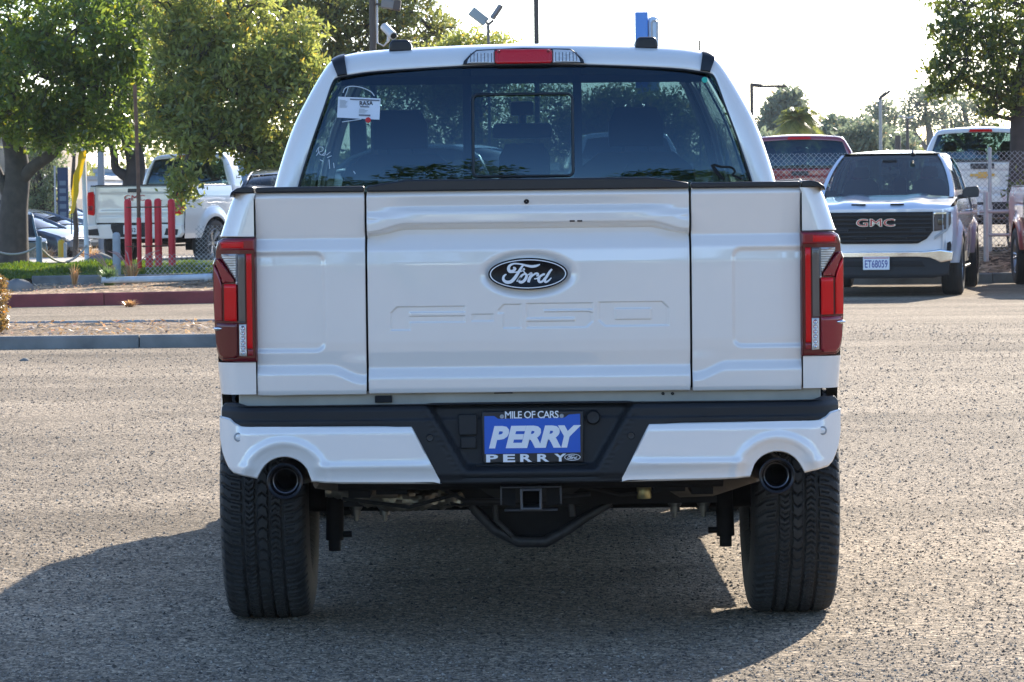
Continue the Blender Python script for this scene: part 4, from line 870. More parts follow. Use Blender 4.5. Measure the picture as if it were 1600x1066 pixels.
# ================================================================== the lot
def sheet(name, X0, X1, Y0, Y1, z, m, nx=2, ny=2, zf=None, kind='structure'):
    V, Q = gridfun(np.linspace(X0, X1, nx), np.linspace(Y0, Y1, ny), lambda X, Y: (X, Y, (zf(X, Y) if zf else z + 0 * X)))
    o = quads_obj(name, V, Q, m, None, True); o['kind'] = kind; return o
M_ASPH = ground_mat('worn_asphalt', (.315, .250, .178), (.205, .167, .122), (.072, .060, .047), 104, .40, .85, .42)
def zg(X, Y): return -.5 * sst(68, 95, Y) * (1 - sst(-2.5, -1.0, X)) - .25 * sst(70, 110, Y) * sst(-1.0, 1.0, X)
asph = sheet('ground', -700, 700, -260, 1500, 0, M_ASPH, 3, 3, lambda X, Y: 0 * X - .52)
asph.name = 'ground'
sheet('car_park', -60, 60, -40, 110, 0, M_ASPH, 90, 90, lambda X, Y: zg(X, Y))
# ---- ground on both sides
M_CONC = mat('concrete', (.30, .29, .27), .9, noise=.25, nscale=4, bump=.6, bscale=60)
M_CONCD = mat('old_concrete', (.17, .175, .17), .9, noise=.35, nscale=3, bump=.8, bscale=50)
M_REDK = mat('red_curb_paint', (.22, .045, .045), .8, noise=.35, nscale=3, bump=.6, bscale=60)
M_DIRT = ground_mat('dry_dirt', (.36, .25, .155), (.24, .165, .10), (.08, .055, .035), 22, .35)
M_GRAV = ground_mat('gravel_strip', (.30, .215, .14), (.17, .12, .08), (.045, .032, .022), 30, .3)
M_MULCH = ground_mat('mulch', (.26, .19, .12), (.13, .095, .06), (.03, .022, .016), 14, .3, 2.0)
M_PAVE = mat('pale_pavement', (.36, .33, .29), .9, noise=.2, nscale=.8, bump=.4, bscale=30)
M_TURF = ground_mat('turf_soil', (.07, .11, .02), (.04, .07, .012), (.03, .03, .015), 20, .3)
M_LINE = mat('worn_white_line', (.50, .48, .43), .8, noise=.3, nscale=5)
def kerb(name, X0, Y0, X1, Y1, w, h, m, z0=0, step=2.4, kname='kerb_block'):
    """kerb as a run of cast lengths, each with its joint"""
    L = math.hypot(X1 - X0, Y1 - Y0); n = max(1, round(L / step)); d = Vector(((X1 - X0) / L, (Y1 - Y0) / L, 0)); nr = Vector((-d.y, d.x, 0)); a = L / n
    root = bpy.data.objects.new(name, None); COL.objects.link(root); root['kind'] = 'structure'; me = None
    for i in range(n):
        c = Vector((X0, Y0, 0)) + d * (a * (i + .5))
        if me is None:
            b = MB(); hl = a / 2 - .006
            b.prism([(-w / 2, -.05), (w / 2, -.05), (w / 2 - .01, h - .02), (w / 2 - .03, h), (-w / 2 + .03, h), (-w / 2 + .01, h - .02)], -hl, hl, 'x') if False else b.add(
                [(x, y, z) for x in (-hl, hl) for y, z in ((-w / 2, -.05), (w / 2, -.05), (w / 2 - .01, h - .02), (w / 2 - .03, h), (-w / 2 + .03, h), (-w / 2 + .01, h - .02))],
                [(5, 4, 3, 2, 1, 0), (6, 7, 8, 9, 10, 11)] + [(i_, (i_ + 1) % 6, 6 + (i_ + 1) % 6, 6 + i_) for i_ in range(6)])
            o = b.build(kname, m, root); me = o.data
        else: o = link_mesh(kname, me, None, root)
        o.location = (c.x, c.y, z0 + random.uniform(-.004, .004)); o.rotation_euler = (0, 0, math.atan2(d.y, d.x) + random.uniform(-.002, .002))
    return root
def bank(name, X0, X1, Y0, Y1, zf, m, nx=60, ny=30, kind='structure'): return sheet(name, X0, X1, Y0, Y1, 0, m, nx, ny, zf, kind)
_ph = rng.uniform(0, 6.28, (6, 2))
def lump(X, Y, a, sc=1.0):
    r = 0
    for i in range(6): r = r + np.sin(X * sc * (1.1 + i * .9) + _ph[i, 0]) * np.cos(Y * sc * (.9 + i * 1.1) + _ph[i, 1]) / (1 + i * .6)
    return a * r
# median strip on the left: near kerb, gravel, thin far kerb
kerb('near_kerb', -14, 33.55, -1.0, 33.75, .16, .125, M_CONCD)
bank('median_gravel', -14, -1.0, 33.66, 37.6, lambda X, Y: .10 + lump(X, Y, .006, 2), M_GRAV, 90, 30)
kerb('median_back_kerb', -14, 37.75, -1.0, 37.75, .12, .118, M_CONC)
sheet('road_line', -14, -1.3, 38.9, 39.0, .006, M_LINE)
# red kerb and the dirt bank behind it
kerb('red_kerb', -14, 44.0, -1.2, 48.0, .16, .17, M_REDK)
def bankz(X, Y):
    y0 = 44.1 + (X + 14) * .3125; t = np.clip((Y - y0) / 4.0, 0, 1)
    return .14 + .06 * t + lump(X, Y, .014, 1.2) * np.minimum(1, t * 5) + .06 * np.exp(-((X + 4.2) / 1.6) ** 2 - ((Y - 48.4) / 1.1) ** 2) * (Y > y0 + .3)
xs_ = np.linspace(-14, -1.0, 90); V, Q = gridfun(xs_, np.linspace(0, 1, 40), lambda X, T: (X, 44.12 + (X + 14) * .3125 + T * (50.45 - 44.12 - (X + 14) * .3125), bankz(X, 44.12 + (X + 14) * .3125 + T * (50.45 - 44.12 - (X + 14) * .3125))))
tag(quads_obj('dirt_bank', V, Q, M_DIRT), kind='structure')
kerb('lawn_kerb', -6.9, 50.2, -1.0, 51.4, .18, .32, M_CONCD, 0, 3.0)
kerb('lawn_kerb', -14, 51.2, -6.9, 50.2, .14, .21, M_CONCD, 0, 3.0)
def lawnz(X, Y): return .27 + .06 * sst(50.5, 53, Y) + lump(X, Y, .008, 1.0)
bank('lawn', -14, -1.0, 50.3, 60.0, lawnz, M_TURF, 60, 40)
def grass(name, n, X0, X1, Y0, Y1, zf, h, m, seed=3, excl=None, w=.012, lean=.5):
    r = np.random.default_rng(seed); X = r.uniform(X0, X1, n); Y = r.uniform(Y0, Y1, n)
    if excl is not None: k = excl(X, Y); X, Y = X[k], Y[k]; n = len(X)
    Z = zf(X, Y); H = h * r.uniform(.5, 1.3, n) * (.8 + .6 * np.sin(X * 2.3 + 1) * np.cos(Y * 1.7) + .25 * np.sin(X * 7.1)); a = r.uniform(0, 2 * np.pi, n); b_ = r.uniform(0, lean, n)
    dx, dy = np.cos(a), np.sin(a); w_ = w * r.uniform(.7, 1.3, n); lx, ly = r.normal(0, 1, n) * b_ * H, r.normal(0, 1, n) * b_ * H
    V = np.stack([np.stack([X - dx * w_, Y - dy * w_, Z - .01], -1), np.stack([X + dx * w_, Y + dy * w_, Z - .01], -1), np.stack([X + lx + dx * w_ * .3, Y + ly + dy * w_ * .3, Z + H], -1), np.stack([X + lx - dx * w_ * .3, Y + ly - dy * w_ * .3, Z + H], -1)], 1)
    return tag(quads_obj(name, V.reshape(-1, 3), np.arange(n * 4).reshape(-1, 4), m, None, False), kind='stuff')
M_GRASS = leafmat('grass_blade', (.03, .065, .012), (.085, .125, .02), .4)
grass('grass', 60000, -13.5, -1.2, 50.6, 57.5, lambda X, Y: lawnz(X, Y), .055, M_GRASS, excl=lambda X, Y: (Y > 50.6 + np.maximum(0, X + 6.9) * .2))
sheet('pavement', -30, -1.0, 60.0, 66.0, .25, M_PAVE, 20, 10, lambda X, Y: .30 - .0 * X)
# loose stones on the old asphalt
def stonemat():
    m, t, b = nt('stone'); g = t.nodes.new('ShaderNodeNewGeometry'); cr = t.nodes.new('ShaderNodeValToRGB'); e = cr.color_ramp.elements
    e[0].color = (.07, .06, .05, 1); e[1].color = (.50, .44, .35, 1); a = e.new(.45); a.color = (.20, .17, .137, 1); a = e.new(.85); a.color = (.27, .235, .19, 1)
    t.links.new(g.outputs['Random Per Island'], cr.inputs[0]); t.links.new(cr.outputs[0], b.inputs['Base Color']); b.inputs['Roughness'].default_value = .95; b.inputs['Specular IOR Level'].default_value = .1; return m
n = 120000; r_ = np.random.default_rng(5); Ys = 9.7 * np.exp(r_.uniform(0, 1, n) ** 1.15 * 1.35); Xs = r_.uniform(-1, 1, n) * (Ys * .155 + .2); s_ = np.clip(r_.gamma(3.0, .0011, n) + .0012, 0, .010) * (.75 + .25 * Ys / 12)
keep = (np.sin(Xs * 1.9 + 1) * np.sin(Ys * 1.3) + np.sin(Xs * .7 - Ys * .5) > -1.1 - r_.uniform(0, .8, n)); Xs, Ys, s_ = Xs[keep], Ys[keep], s_[keep]; n = len(Xs)
base = np.array([(1, 0, 0), (0, 1, 0), (-1, 0, 0), (0, -1, 0), (0, 0, .75)], float); V = base[None] * s_[:, None, None] * r_.uniform(.65, 1.3, (n, 5, 1)); an = r_.uniform(0, 6.28, n)
c_, q_ = np.cos(an)[:, None], np.sin(an)[:, None]; ox = r_.uniform(-.5, .5, (n, 1)) * (np.arange(5) == 4) * s_[:, None]; V = np.stack([V[..., 0] * c_ - V[..., 1] * q_ + Xs[:, None] + ox, V[..., 0] * q_ + V[..., 1] * c_ + Ys[:, None], V[..., 2] + s_[:, None] * r_.uniform(-.12, .12, (n, 1)) + (np.arange(5) < 4) * -.0006], -1)
T_ = np.array([(0, 1, 4), (1, 2, 4), (2, 3, 4), (3, 0, 4)]); tag(tris_obj('loose_stones', V, np.arange(n)[:, None, None] * 5 + T_[None], stonemat()), kind='stuff')
# right side: kerb, mulch bank under the fence
kerb('planter_kerb', .5, 52.6, 14, 52.6, .16, .15, M_CONCD)
def mulz(X, Y): return .12 + .34 * sst(52.7, 55.0, Y) + lump(X, Y, .02, 1.6)
bank('mulch_bank', .5, 14, 52.68, 56.6, mulz, M_MULCH, 80, 40)
sheet('neighbour_lot', -1.0, 60, 56.6, 110, .36, M_ASPH, 2, 2)
n = 2500; X = rng.uniform(.8, 13, n); Y = rng.uniform(52.8, 56.4, n)
def scatter_leaves(name, X, Y, Z, size, m, seed=1):
    n = len(X); r = np.random.default_rng(seed); a = r.uniform(0, 6.28, n); t = r.uniform(-.5, .5, (n, 2)); L = size * r.uniform(.6, 1.4, n)
    u = np.stack([np.cos(a), np.sin(a), t[:, 0]], -1) * L[:, None]; v = np.stack([-np.sin(a), np.cos(a), t[:, 1]], -1) * L[:, None] * .4; c = np.stack([X, Y, Z], -1)
    V = np.stack([c - u, c - v, c + u, c + v], 1); return tag(quads_obj(name, V.reshape(-1, 3), np.arange(n * 4).reshape(-1, 4), m, None, False), kind='stuff')
scatter_leaves('fallen_leaves', X, Y, mulz(X, Y) + .03, .035, leafmat('dry_leaf', (.10, .06, .03), (.42, .30, .17), .25))
n = 1500; X = rng.uniform(-9, -1.2, n); Y = rng.uniform(33.8, 37.5, n); scatter_leaves('fallen_leaves', X, Y, .13 + 0 * X, .03, leafmat('dry_leaf2', (.10, .06, .03), (.5, .38, .22), .25), 4)
n = 1300; X = rng.uniform(-9, -1.6, n); Y = 44.4 + (X + 14) * .3125 + rng.uniform(0, 1.0, n) ** 1.0 * 4; scatter_leaves('fallen_leaves', X, Y, bankz(X, Y) + .03, .028, MATS['dry_leaf2'], 9)

# ---- foliage
def leaves(name, C, Rr, n_per, size, m, parent=None, seed=0, asp=.42, droop=0.0, kind=None, spread=.55):
    """C: clump centres (n,3), Rr: clump radius; every leaf is a small folded face"""
    r = np.random.default_rng(seed); k = len(C); N = k * n_per; c = np.repeat(C, n_per, 0); rad = np.repeat(Rr, n_per)
    d = r.normal(0, 1, (N, 3)); d /= np.linalg.norm(d, axis=1)[:, None]; p = c + d * (rad * r.uniform(.25, 1, N) ** .6)[:, None]
    u = d * spread + r.normal(0, .5, (N, 3)); u[:, 2] += .15 - droop; u /= np.linalg.norm(u, axis=1)[:, None]
    w_ = np.cross(u, r.normal(0, 1, (N, 3))); w_ /= np.linalg.norm(w_, axis=1)[:, None]; L = (size * r.uniform(.6, 1.35, N))[:, None]
    V = np.stack([p - u * L * .5, p + w_ * L * asp * .5 - u * L * .05, p + u * L * .5, p - w_ * L * asp * .5 - u * L * .05], 1)
    o = quads_obj(name, V.reshape(-1, 3), np.arange(N * 4).reshape(-1, 4), m, parent, False)
    if kind: o['kind'] = kind
    return o
def blob_points(blobs, seed=0, shell=.55):
    r = np.random.default_rng(seed); out = []
    for (cx, cy, cz, rx, ry, rz, n) in blobs:
        d = r.normal(0, 1, (n, 3)); d /= np.linalg.norm(d, axis=1)[:, None]; q = r.uniform(0, 1, n) ** (1 / 3) * (1 - shell) + shell * r.uniform(.7, 1.0, n)
        w_ = 1 + .18 * np.sin(d[:, 0] * 5 + cx) * np.cos(d[:, 2] * 6 + cz); pt = np.array([cx, cy, cz]) + d * (q * w_)[:, None] * np.array([rx, ry, rz])
        f = 2.2 / max(rx, .5); g = np.sin(pt[:, 0] * 2.9 * f + 1.3 + seed) * np.sin(pt[:, 1] * 2.3 * f + 2.1) + np.sin(pt[:, 2] * 3.1 * f + pt[:, 0] * 1.7 * f + seed) * .8 + np.sin(pt[:, 0] * 6.1 * f - pt[:, 2] * 5.3 * f) * .5
        out.append(pt[g > -.35 - r.uniform(0, .5, len(pt))])
    return np.concatenate(out)
def limb(b, p0, p1, r0, r1, wob=.12, n=6, seed=0, ns=7):
    rr = random.Random(seed); p0, p1 = Vector(p0), Vector(p1); L = (p1 - p0).length
    pts = [p0.lerp(p1, i / n) + (Vector((rr.uniform(-1, 1), rr.uniform(-1, 1), rr.uniform(-1, 1))) * wob * L * math.sin(math.pi * i / n) if 0 < i < n else Vector((0, 0, 0))) for i in range(n + 1)]
    b.tube(pts, [r0 + (r1 - r0) * i / n for i in range(n + 1)], ns); return pts
def twigs(b, C, hubs, r, rate, seed=0, th=.010):
    rr = random.Random(seed); H = np.array([tuple(h) for h in hubs])
    for c in C:
        if rr.random() > rate: continue
        h = H[int(np.argmin(((H - np.array(tuple(c))) ** 2).sum(1)))]; limb(b, tuple(map(float, h)), tuple(map(float, c)), r, th, .10, 3, rr.random(), 4)
def make_tree(name, label, trunk_paths, blobs, lm, bm, leaf=.085, per=26, clump=.20, seed=0, group=None, tw=.25, cat='tree', droop=0, asp=.42, mask=None, twr=.02, shell=.55, hubs_extra=()):
    """trunk_paths: list of (points, radii)"""
    p0 = trunk_paths[0][0][0]; root = thing(name, label, cat, p0, 0, group); hubs = []; b = MB(); bb = MB()
    for pts, rad in trunk_paths:
        P = catmull(np.array([tuple(q) for q in pts], float), 4); Rd = np.interp(np.linspace(0, 1, len(P)), np.linspace(0, 1, len(rad)), rad)
        b.tube([tuple(q) for q in P], [float(q) for q in Rd], 10); hubs += [Vector(p) for p in P[len(P) // 2:]]
    C = blob_points(blobs, seed, shell)
    if mask is not None: C = C[mask(C)]
    r = random.Random(seed); mids = []
    for (cx, cy, cz, rx, ry, rz, n) in blobs:
        c = Vector((cx, cy, cz)); h = min(hubs, key=lambda q: (q - c).length); pts = limb(bb, tuple(h), tuple(c), twr * 2.2, twr * 1.3, .10, 5, r.random(), 6); mids += pts[1:]
        for k in range(6):
            e = c + Vector((r.uniform(-.65, .65) * rx, r.uniform(-.65, .65) * ry, r.uniform(-.5, .65) * rz)); q = limb(bb, pts[3 + k % 3], e, twr * 1.2, twr * .6, .12, 4, r.random(), 5); mids += q[1:]
    twigs(bb, C, mids + list(hubs_extra), twr * .5, tw, seed, .004)
    move_mb(b, (-p0[0], -p0[1], -p0[2])); move_mb(bb, (-p0[0], -p0[1], -p0[2]))
    b.build('trunk', bm, root, 60); bb.build('branches', bm, root, 60)
    leaves('crown', C - np.array(p0), np.random.default_rng(seed).uniform(.6, 1.35, len(C)) * clump, per, leaf, lm, root, seed, asp, droop)
    return root
def blob(x, y, Y, rx, rz, ry, n):
    X, Z = W(x, y, Y); k = Y / F_PX; return (X, Y, Z, rx * k, ry, rz * k, n)
def tp(x, y, Y): X, Z = W(x, y, Y); return (X, Y, Z)
# ================================================================== trees
BK1 = bark('bark_brown', (.075, .062, .05)); BK2 = bark('bark_dark', (.05, .04, .035))
LF1 = leafmat('leaf_deep_green', (.055, .095, .026), (.15, .205, .045), .5)
LF2 = leafmat('leaf_olive', (.10, .13, .045), (.26, .28, .085), .5)
LF3 = leafmat('leaf_mid', (.075, .095, .038), (.18, .195, .065), .48)
# big tree at the left edge
t1 = make_tree('broadleaf_tree', 'large dense green tree with forked grey trunk at the left edge, on the lawn', [
    ([(-8.72, 61, .30), tp(22, 330, 61), tp(28, 262, 61), tp(15, 200, 61), tp(-20, 120, 61)], [.30, .25, .22, .17, .11]),
    ([tp(27, 290, 61), tp(52, 262, 60.8), tp(78, 244, 60.6), tp(96, 225, 60.5), tp(118, 180, 60.3), tp(140, 120, 60)], [.12, .11, .10, .09, .07, .04]),
    ([tp(12, 300, 61), tp(0, 278, 61), tp(-14, 240, 61.3)], [.12, .10, .08])],
    [blob(60, 120, 60, 95, 80, 1.3, 420), blob(150, 60, 60, 85, 75, 1.3, 420), blob(165, 150, 60, 62, 62, 1.0, 260), blob(20, 40, 61, 90, 80, 1.6, 330), blob(-40, 130, 61, 80, 90, 1.5, 260), blob(40, 180, 60.5, 60, 45, 1.1, 200), blob(110, 195, 60.2, 50, 36, .8, 110), blob(130, -60, 61, 110, 60, 1.6, 200), blob(-30, -80, 61.5, 120, 80, 1.8, 200), blob(215, 95, 60.3, 26, 40, .5, 50), blob(188, 208, 60.2, 26, 16, .4, 22), blob(75, 215, 60.2, 30, 14, .4, 24), blob(222, 20, 60.4, 24, 30, .5, 40)],
    LF1, BK1, .135, 15, .24, 11, shell=.5, tw=.35)
# tree with a crooked dark trunk behind the parked white pickup
make_tree('broadleaf_tree', 'tree with crooked dark trunk rising behind the white heavy pickup on the left', [
    ([(-8.0, 72, .1), tp(206, 300, 72), tp(213, 262, 72), tp(206, 225, 72), tp(190, 180, 72), tp(200, 100, 72)], [.24, .21, .20, .18, .12, .06]),
    ([tp(210, 285, 72), tp(192, 272, 72), tp(181, 262, 72), tp(179, 240, 72), tp(170, 215, 72), tp(150, 190, 72)], [.12, .11, .09, .08, .07, .04])],
    [blob(190, 195, 72, 70, 42, 1.4, 200), blob(270, 120, 73, 90, 70, 1.6, 300), blob(230, 40, 73, 90, 60, 1.6, 260), blob(120, 205, 72, 50, 30, 1.0, 110), blob(330, 60, 74, 80, 60, 1.6, 200), blob(250, 175, 73, 60, 50, 1.4, 170), blob(250, 0, 74, 70, 50, 1.5, 160)],
    LF1, BK2, .14, 15, .26, 12, tw=.4)
# pale olive-green tree whose low branch hangs in front of the parked pickup
make_tree('broadleaf_tree', 'bushy olive green tree behind the nearest pickup, low branch hanging over the parked white truck', [
    ([(-3.35, 57, .3), tp(470, 330, 57), tp(440, 260, 57), tp(400, 190, 57), tp(360, 110, 57)], [.17, .15, .13, .10, .05]),
    ([tp(450, 270, 57), tp(400, 240, 56.6), tp(350, 226, 56.2), tp(305, 225, 56), tp(288, 262, 55.8)], [.08, .06, .05, .035, .02])],
    [blob(360, 150, 57, 90, 75, 1.2, 560), blob(440, 170, 57, 80, 85, 1.2, 520), blob(300, 205, 56.6, 60, 45, .9, 260), blob(288, 290, 55.8, 22, 38, .38, 62), blob(340, 215, 56.6, 62, 24, .8, 150), blob(300, 110, 57, 60, 60, .9, 240), blob(400, 90, 57, 75, 50, 1.1, 300), blob(250, 175, 57, 40, 35, .7, 120), blob(435, 255, 57, 60, 40, 1.0, 240), blob(330, 55, 57.3, 70, 45, 1.0, 260), blob(440, 105, 57.3, 55, 35, .9, 200), blob(270, 60, 57.3, 45, 40, .8, 120), blob(360, 5, 57.5, 80, 40, 1.1, 200), blob(280, -10, 57.5, 60, 40, 1.0, 130), blob(460, 60, 57.5, 50, 40, .9, 130), blob(475, 120, 57, 35, 40, .8, 110)],
    LF2, BK1, .13, 13, .20, 13, asp=.38, tw=.35)
# airy tree behind, its branches showing against the sky
make_tree('airy_tree', 'tall airy tree with thin dark branches against the sky, behind the cab roof', [
    ([(-3.6, 82, 0), tp(560, 200, 82), tp(540, 110, 82), tp(520, 30, 82), tp(500, -60, 82)], [.22, .2, .16, .12, .07]),
    ([tp(548, 150, 82), tp(600, 80, 82), tp(640, 20, 82), tp(670, -40, 82)], [.1, .08, .06, .03]), ([tp(540, 120, 82), tp(480, 50, 82), tp(440, -10, 82)], [.1, .07, .04])],
    [blob(470, 60, 82, 80, 60, 1.8, 150), blob(560, 50, 82, 80, 60, 1.8, 150), blob(640, 40, 82, 70, 50, 1.6, 130), blob(420, -10, 82, 90, 50, 1.8, 150), blob(540, -40, 82, 110, 55, 2.0, 150), blob(650, -30, 82, 70, 45, 1.6, 90), blob(690, 55, 82, 36, 26, 1.0, 36), blob(590, 110, 82, 90, 50, 1.8, 260), blob(520, 20, 81.5, 100, 50, 1.8, 220), blob(610, 20, 81.5, 60, 50, 1.5, 110), blob(450, 20, 81.5, 70, 60, 1.6, 160), blob(500, 120, 81, 80, 60, 1.8, 200)],
    LF3, BK2, .13, 20, .27, 14, tw=.8, twr=.026)
# lower trees beyond the cab, seen through its windows
make_tree('broadleaf_tree', 'low olive tree beyond the cab, its top poking over the roof', [
    ([(-.75, 76, 0), tp(745, 220, 76), tp(750, 120, 76), tp(765, 75, 76)], [.16, .13, .09, .04])],
    [blob(762, 74, 76, 50, 16, .8, 110), blob(720, 72, 76, 24, 10, .6, 40), blob(760, 100, 76, 52, 30, 1.2, 150), blob(700, 120, 76, 60, 50, 1.4, 220), blob(640, 150, 76, 70, 70, 1.4, 280), blob(760, 170, 76, 80, 70, 1.5, 260), blob(700, 225, 76, 90, 60, 1.5, 240)], LF2, BK1, .105, 22, .27, 15)
make_tree('broadleaf_tree', 'rounded green tree seen through the right half of the rear window', [
    ([(1.6, 80, 0), tp(910, 220, 80), tp(905, 170, 80)], [.16, .13, .08])],
    [blob(860, 180, 80, 75, 60, 1.5, 260), blob(940, 195, 80, 75, 50, 1.5, 260), blob(890, 240, 80, 110, 45, 1.6, 240), blob(1010, 215, 80, 60, 45, 1.4, 160), blob(965, 175, 80, 60, 40, 1.3, 230), blob(1040, 190, 80, 60, 45, 1.3, 260), blob(1090, 230, 80, 50, 50, 1.3, 200)], LF3, BK1, .11, 22, .29, 16)
# tree by the fence, right edge
make_tree('airy_tree', 'sparse tree by the chain link fence at the right edge, sprouts on its trunk', [
    ([(8.12, 55.2, .35), tp(1590, 350, 55.2), tp(1592, 250, 55.2), tp(1592, 170, 55.2), tp(1600, 90, 55.2), tp(1615, 20, 55.2)], [.24, .19, .16, .14, .11, .07]),
    ([tp(1592, 178, 55.2), tp(1560, 150, 55.1), tp(1530, 140, 55), tp(1500, 120, 55), tp(1470, 80, 55)], [.06, .05, .04, .03, .015]),
    ([tp(1594, 150, 55.2), tp(1560, 110, 55.3), tp(1530, 60, 55.4), tp(1500, 10, 55.5)], [.06, .045, .03, .015]),
    ([tp(1592, 190, 55.2), tp(1545, 178, 55), tp(1525, 165, 54.9)], [.04, .03, .015])],
    [blob(1480, 110, 55, 40, 36, .6, 95), blob(1530, 60, 55.2, 55, 42, .8, 130), blob(1580, 80, 55.2, 50, 60, .9, 150), blob(1490, 50, 55.2, 42, 34, .7, 70), blob(1510, 5, 55.4, 58, 30, .8, 90), blob(1545, 130, 55, 45, 32, .7, 90), blob(1590, 10, 55.4, 50, 40, .9, 100), blob(1470, 140, 54.9, 26, 14, .4, 26), blob(1560, 172, 54.9, 34, 12, .4, 30), blob(1592, 150, 55, 26, 26, .5, 40), blob(1590, 310, 55, 8, 40, .22, 26)],
    leafmat('leaf_dusty', (.045, .07, .022), (.12, .145, .035), .48), BK2, .11, 12, .19, 17, tw=.9, twr=.017, shell=.5)
# ---- far trees on the right
LF4 = leafmat('leaf_hazed_grey_green', (.085, .11, .075), (.17, .20, .13), .35)  # eucalyptus grey-green, with distance haze put into the colour of all far leaves
make_tree('conifer_tree', 'tall hazy cone shaped tree far off, right of the cab, behind the palm', [([(18.5, 245, 0), tp(1228, 200, 245), tp(1230, 145, 245)], [.4, .3, .1])],
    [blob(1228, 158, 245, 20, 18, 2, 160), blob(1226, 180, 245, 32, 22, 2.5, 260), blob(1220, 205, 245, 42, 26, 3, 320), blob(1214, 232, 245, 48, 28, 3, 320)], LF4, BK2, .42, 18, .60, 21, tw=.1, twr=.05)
for k, (x, y, Y, rr_, lab) in enumerate([(1300, 212, 170, 38, 'round olive tree far off, just right of the palm'), (1345, 220, 165, 36, 'second hazy round tree far off, between palm and thin lamp post'), (1395, 232, 175, 36, 'small round tree far off, behind the grey truck roof'), (1198, 238, 160, 22, 'low green bush far off against the cab, right side')]):
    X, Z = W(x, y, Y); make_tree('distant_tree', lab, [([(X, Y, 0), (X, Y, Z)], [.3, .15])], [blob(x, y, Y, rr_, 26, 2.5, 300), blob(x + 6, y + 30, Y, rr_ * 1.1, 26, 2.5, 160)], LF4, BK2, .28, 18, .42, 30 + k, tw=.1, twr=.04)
for k, (x, y, Y, lab, bl) in enumerate([
    (1372, 200, 230, 'tall open eucalyptus far off behind the thin lamp post', [(1372, 170, 22, 14, 60), (1362, 195, 24, 16, 60), (1392, 185, 18, 18, 50), (1380, 215, 30, 18, 70)]),
    (1450, 190, 220, 'tall open eucalyptus far off, left of the sparse right tree', [(1430, 165, 26, 20, 90), (1455, 150, 28, 16, 80), (1465, 185, 26, 18, 60), (1425, 195, 20, 12, 45)]),
    (1510, 190, 215, 'open eucalyptus far off behind the sparse right tree', [(1500, 160, 28, 20, 60), (1530, 175, 26, 20, 60), (1550, 200, 26, 16, 40), (1490, 200, 26, 14, 40)])]):
    make_tree('eucalyptus_tree', lab, [([(W(x, y, Y)[0], Y, 0), tp(x + 4, 240, Y), tp(x, 200, Y), tp(x - 6, 165, Y)], [.35, .3, .2, .08]), ([tp(x + 4, 236, Y), tp(x + 22, 205, Y), tp(x + 28, 175, Y)], [.18, .12, .05]), ([tp(x + 3, 240, Y), tp(x - 20, 210, Y), tp(x - 26, 190, Y)], [.18, .12, .05])],
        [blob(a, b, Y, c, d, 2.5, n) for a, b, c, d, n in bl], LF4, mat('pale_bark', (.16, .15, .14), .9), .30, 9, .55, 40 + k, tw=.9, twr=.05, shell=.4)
def palm(name, label, x, ytop, Y, R_=2.6, nf=46, seed=1):
    X, Z = W(x, ytop, Y); root = thing(name, label, 'palm tree', (X, Y, 0)); rr = random.Random(seed)
    MB().tube([(0, 0, 0), (.05, 0, Z * .5), (0, 0, Z)], [.26, .22, .20], 10).build('trunk', BK2, root, 60)
    for i in range(nf):
        a = rr.uniform(0, 6.28); el = rr.uniform(-.5, 1.3); L = R_ * rr.uniform(.8, 1.15); P = []
        for t in np.linspace(0, 1, 9): r = L * t * math.cos(el) + .0; P.append(Vector((r * math.cos(a), r * math.sin(a), Z + L * t * math.sin(el) - L * .62 * t * t)))
        b = MB().tube(P, [.03, .028, .025, .02, .02, .015, .012, .01, .006], 4)
        for j in range(1, 40):
            t = j / 40 * 8; k = min(int(t), 7); p = P[k].lerp(P[k + 1], t - k); dr = (P[k + 1] - P[k]).normalized(); sd = dr.cross(Vector((0, 0, 1))).normalized()
            for s in (-1, 1):
                l = .62 * math.sin(math.pi * (.12 + .8 * j / 40)); e = p + (sd * s * .75 + dr * .5) * l + Vector((0, 0, -.34 * l)); b.add([p - dr * .02, p + dr * .02, e], [(0, 1, 2)])
        b.build('frond', LF2, root)
palm('palm_tree', 'feathery palm tree far off above the dark red truck', 1250, 188, 150, 1.45)
# ---- trees on the other side of the lot, behind the photographer (the rear window mirrors them)
for k, (X, Y, h, w_) in enumerate([(-13, -46, 12.0, 4.2), (-9.5, -44, 9.5, 4.5), (-3.2, -45, 14.0, 3.4), (2.5, -47, 8.0, 4.0), (7.5, -45, 11.5, 3.6), (13.5, -46, 7.5, 4.0), (20, -46, 9.5, 4.5), (-22, -46, 10, 4.5)]):
    make_tree('dark_tree', ['spreading tree', 'low broad tree', 'tall narrow tree', 'short tree', 'leaning tree', 'squat tree', 'wide tree', 'bushy tree'][k] + ' standing behind the camera, mirrored in the rear window', [([(X, Y, 0), (X, Y, h * .6)], [.3, .15])],
        [(X, Y, h * .72, w_, 3, h * .28, 150), (X + 1, Y, h * .35, w_ * 1.3, 3, h * .34, 130)], LF1, BK2, .55, 16, .9, 60 + k, tw=.0)
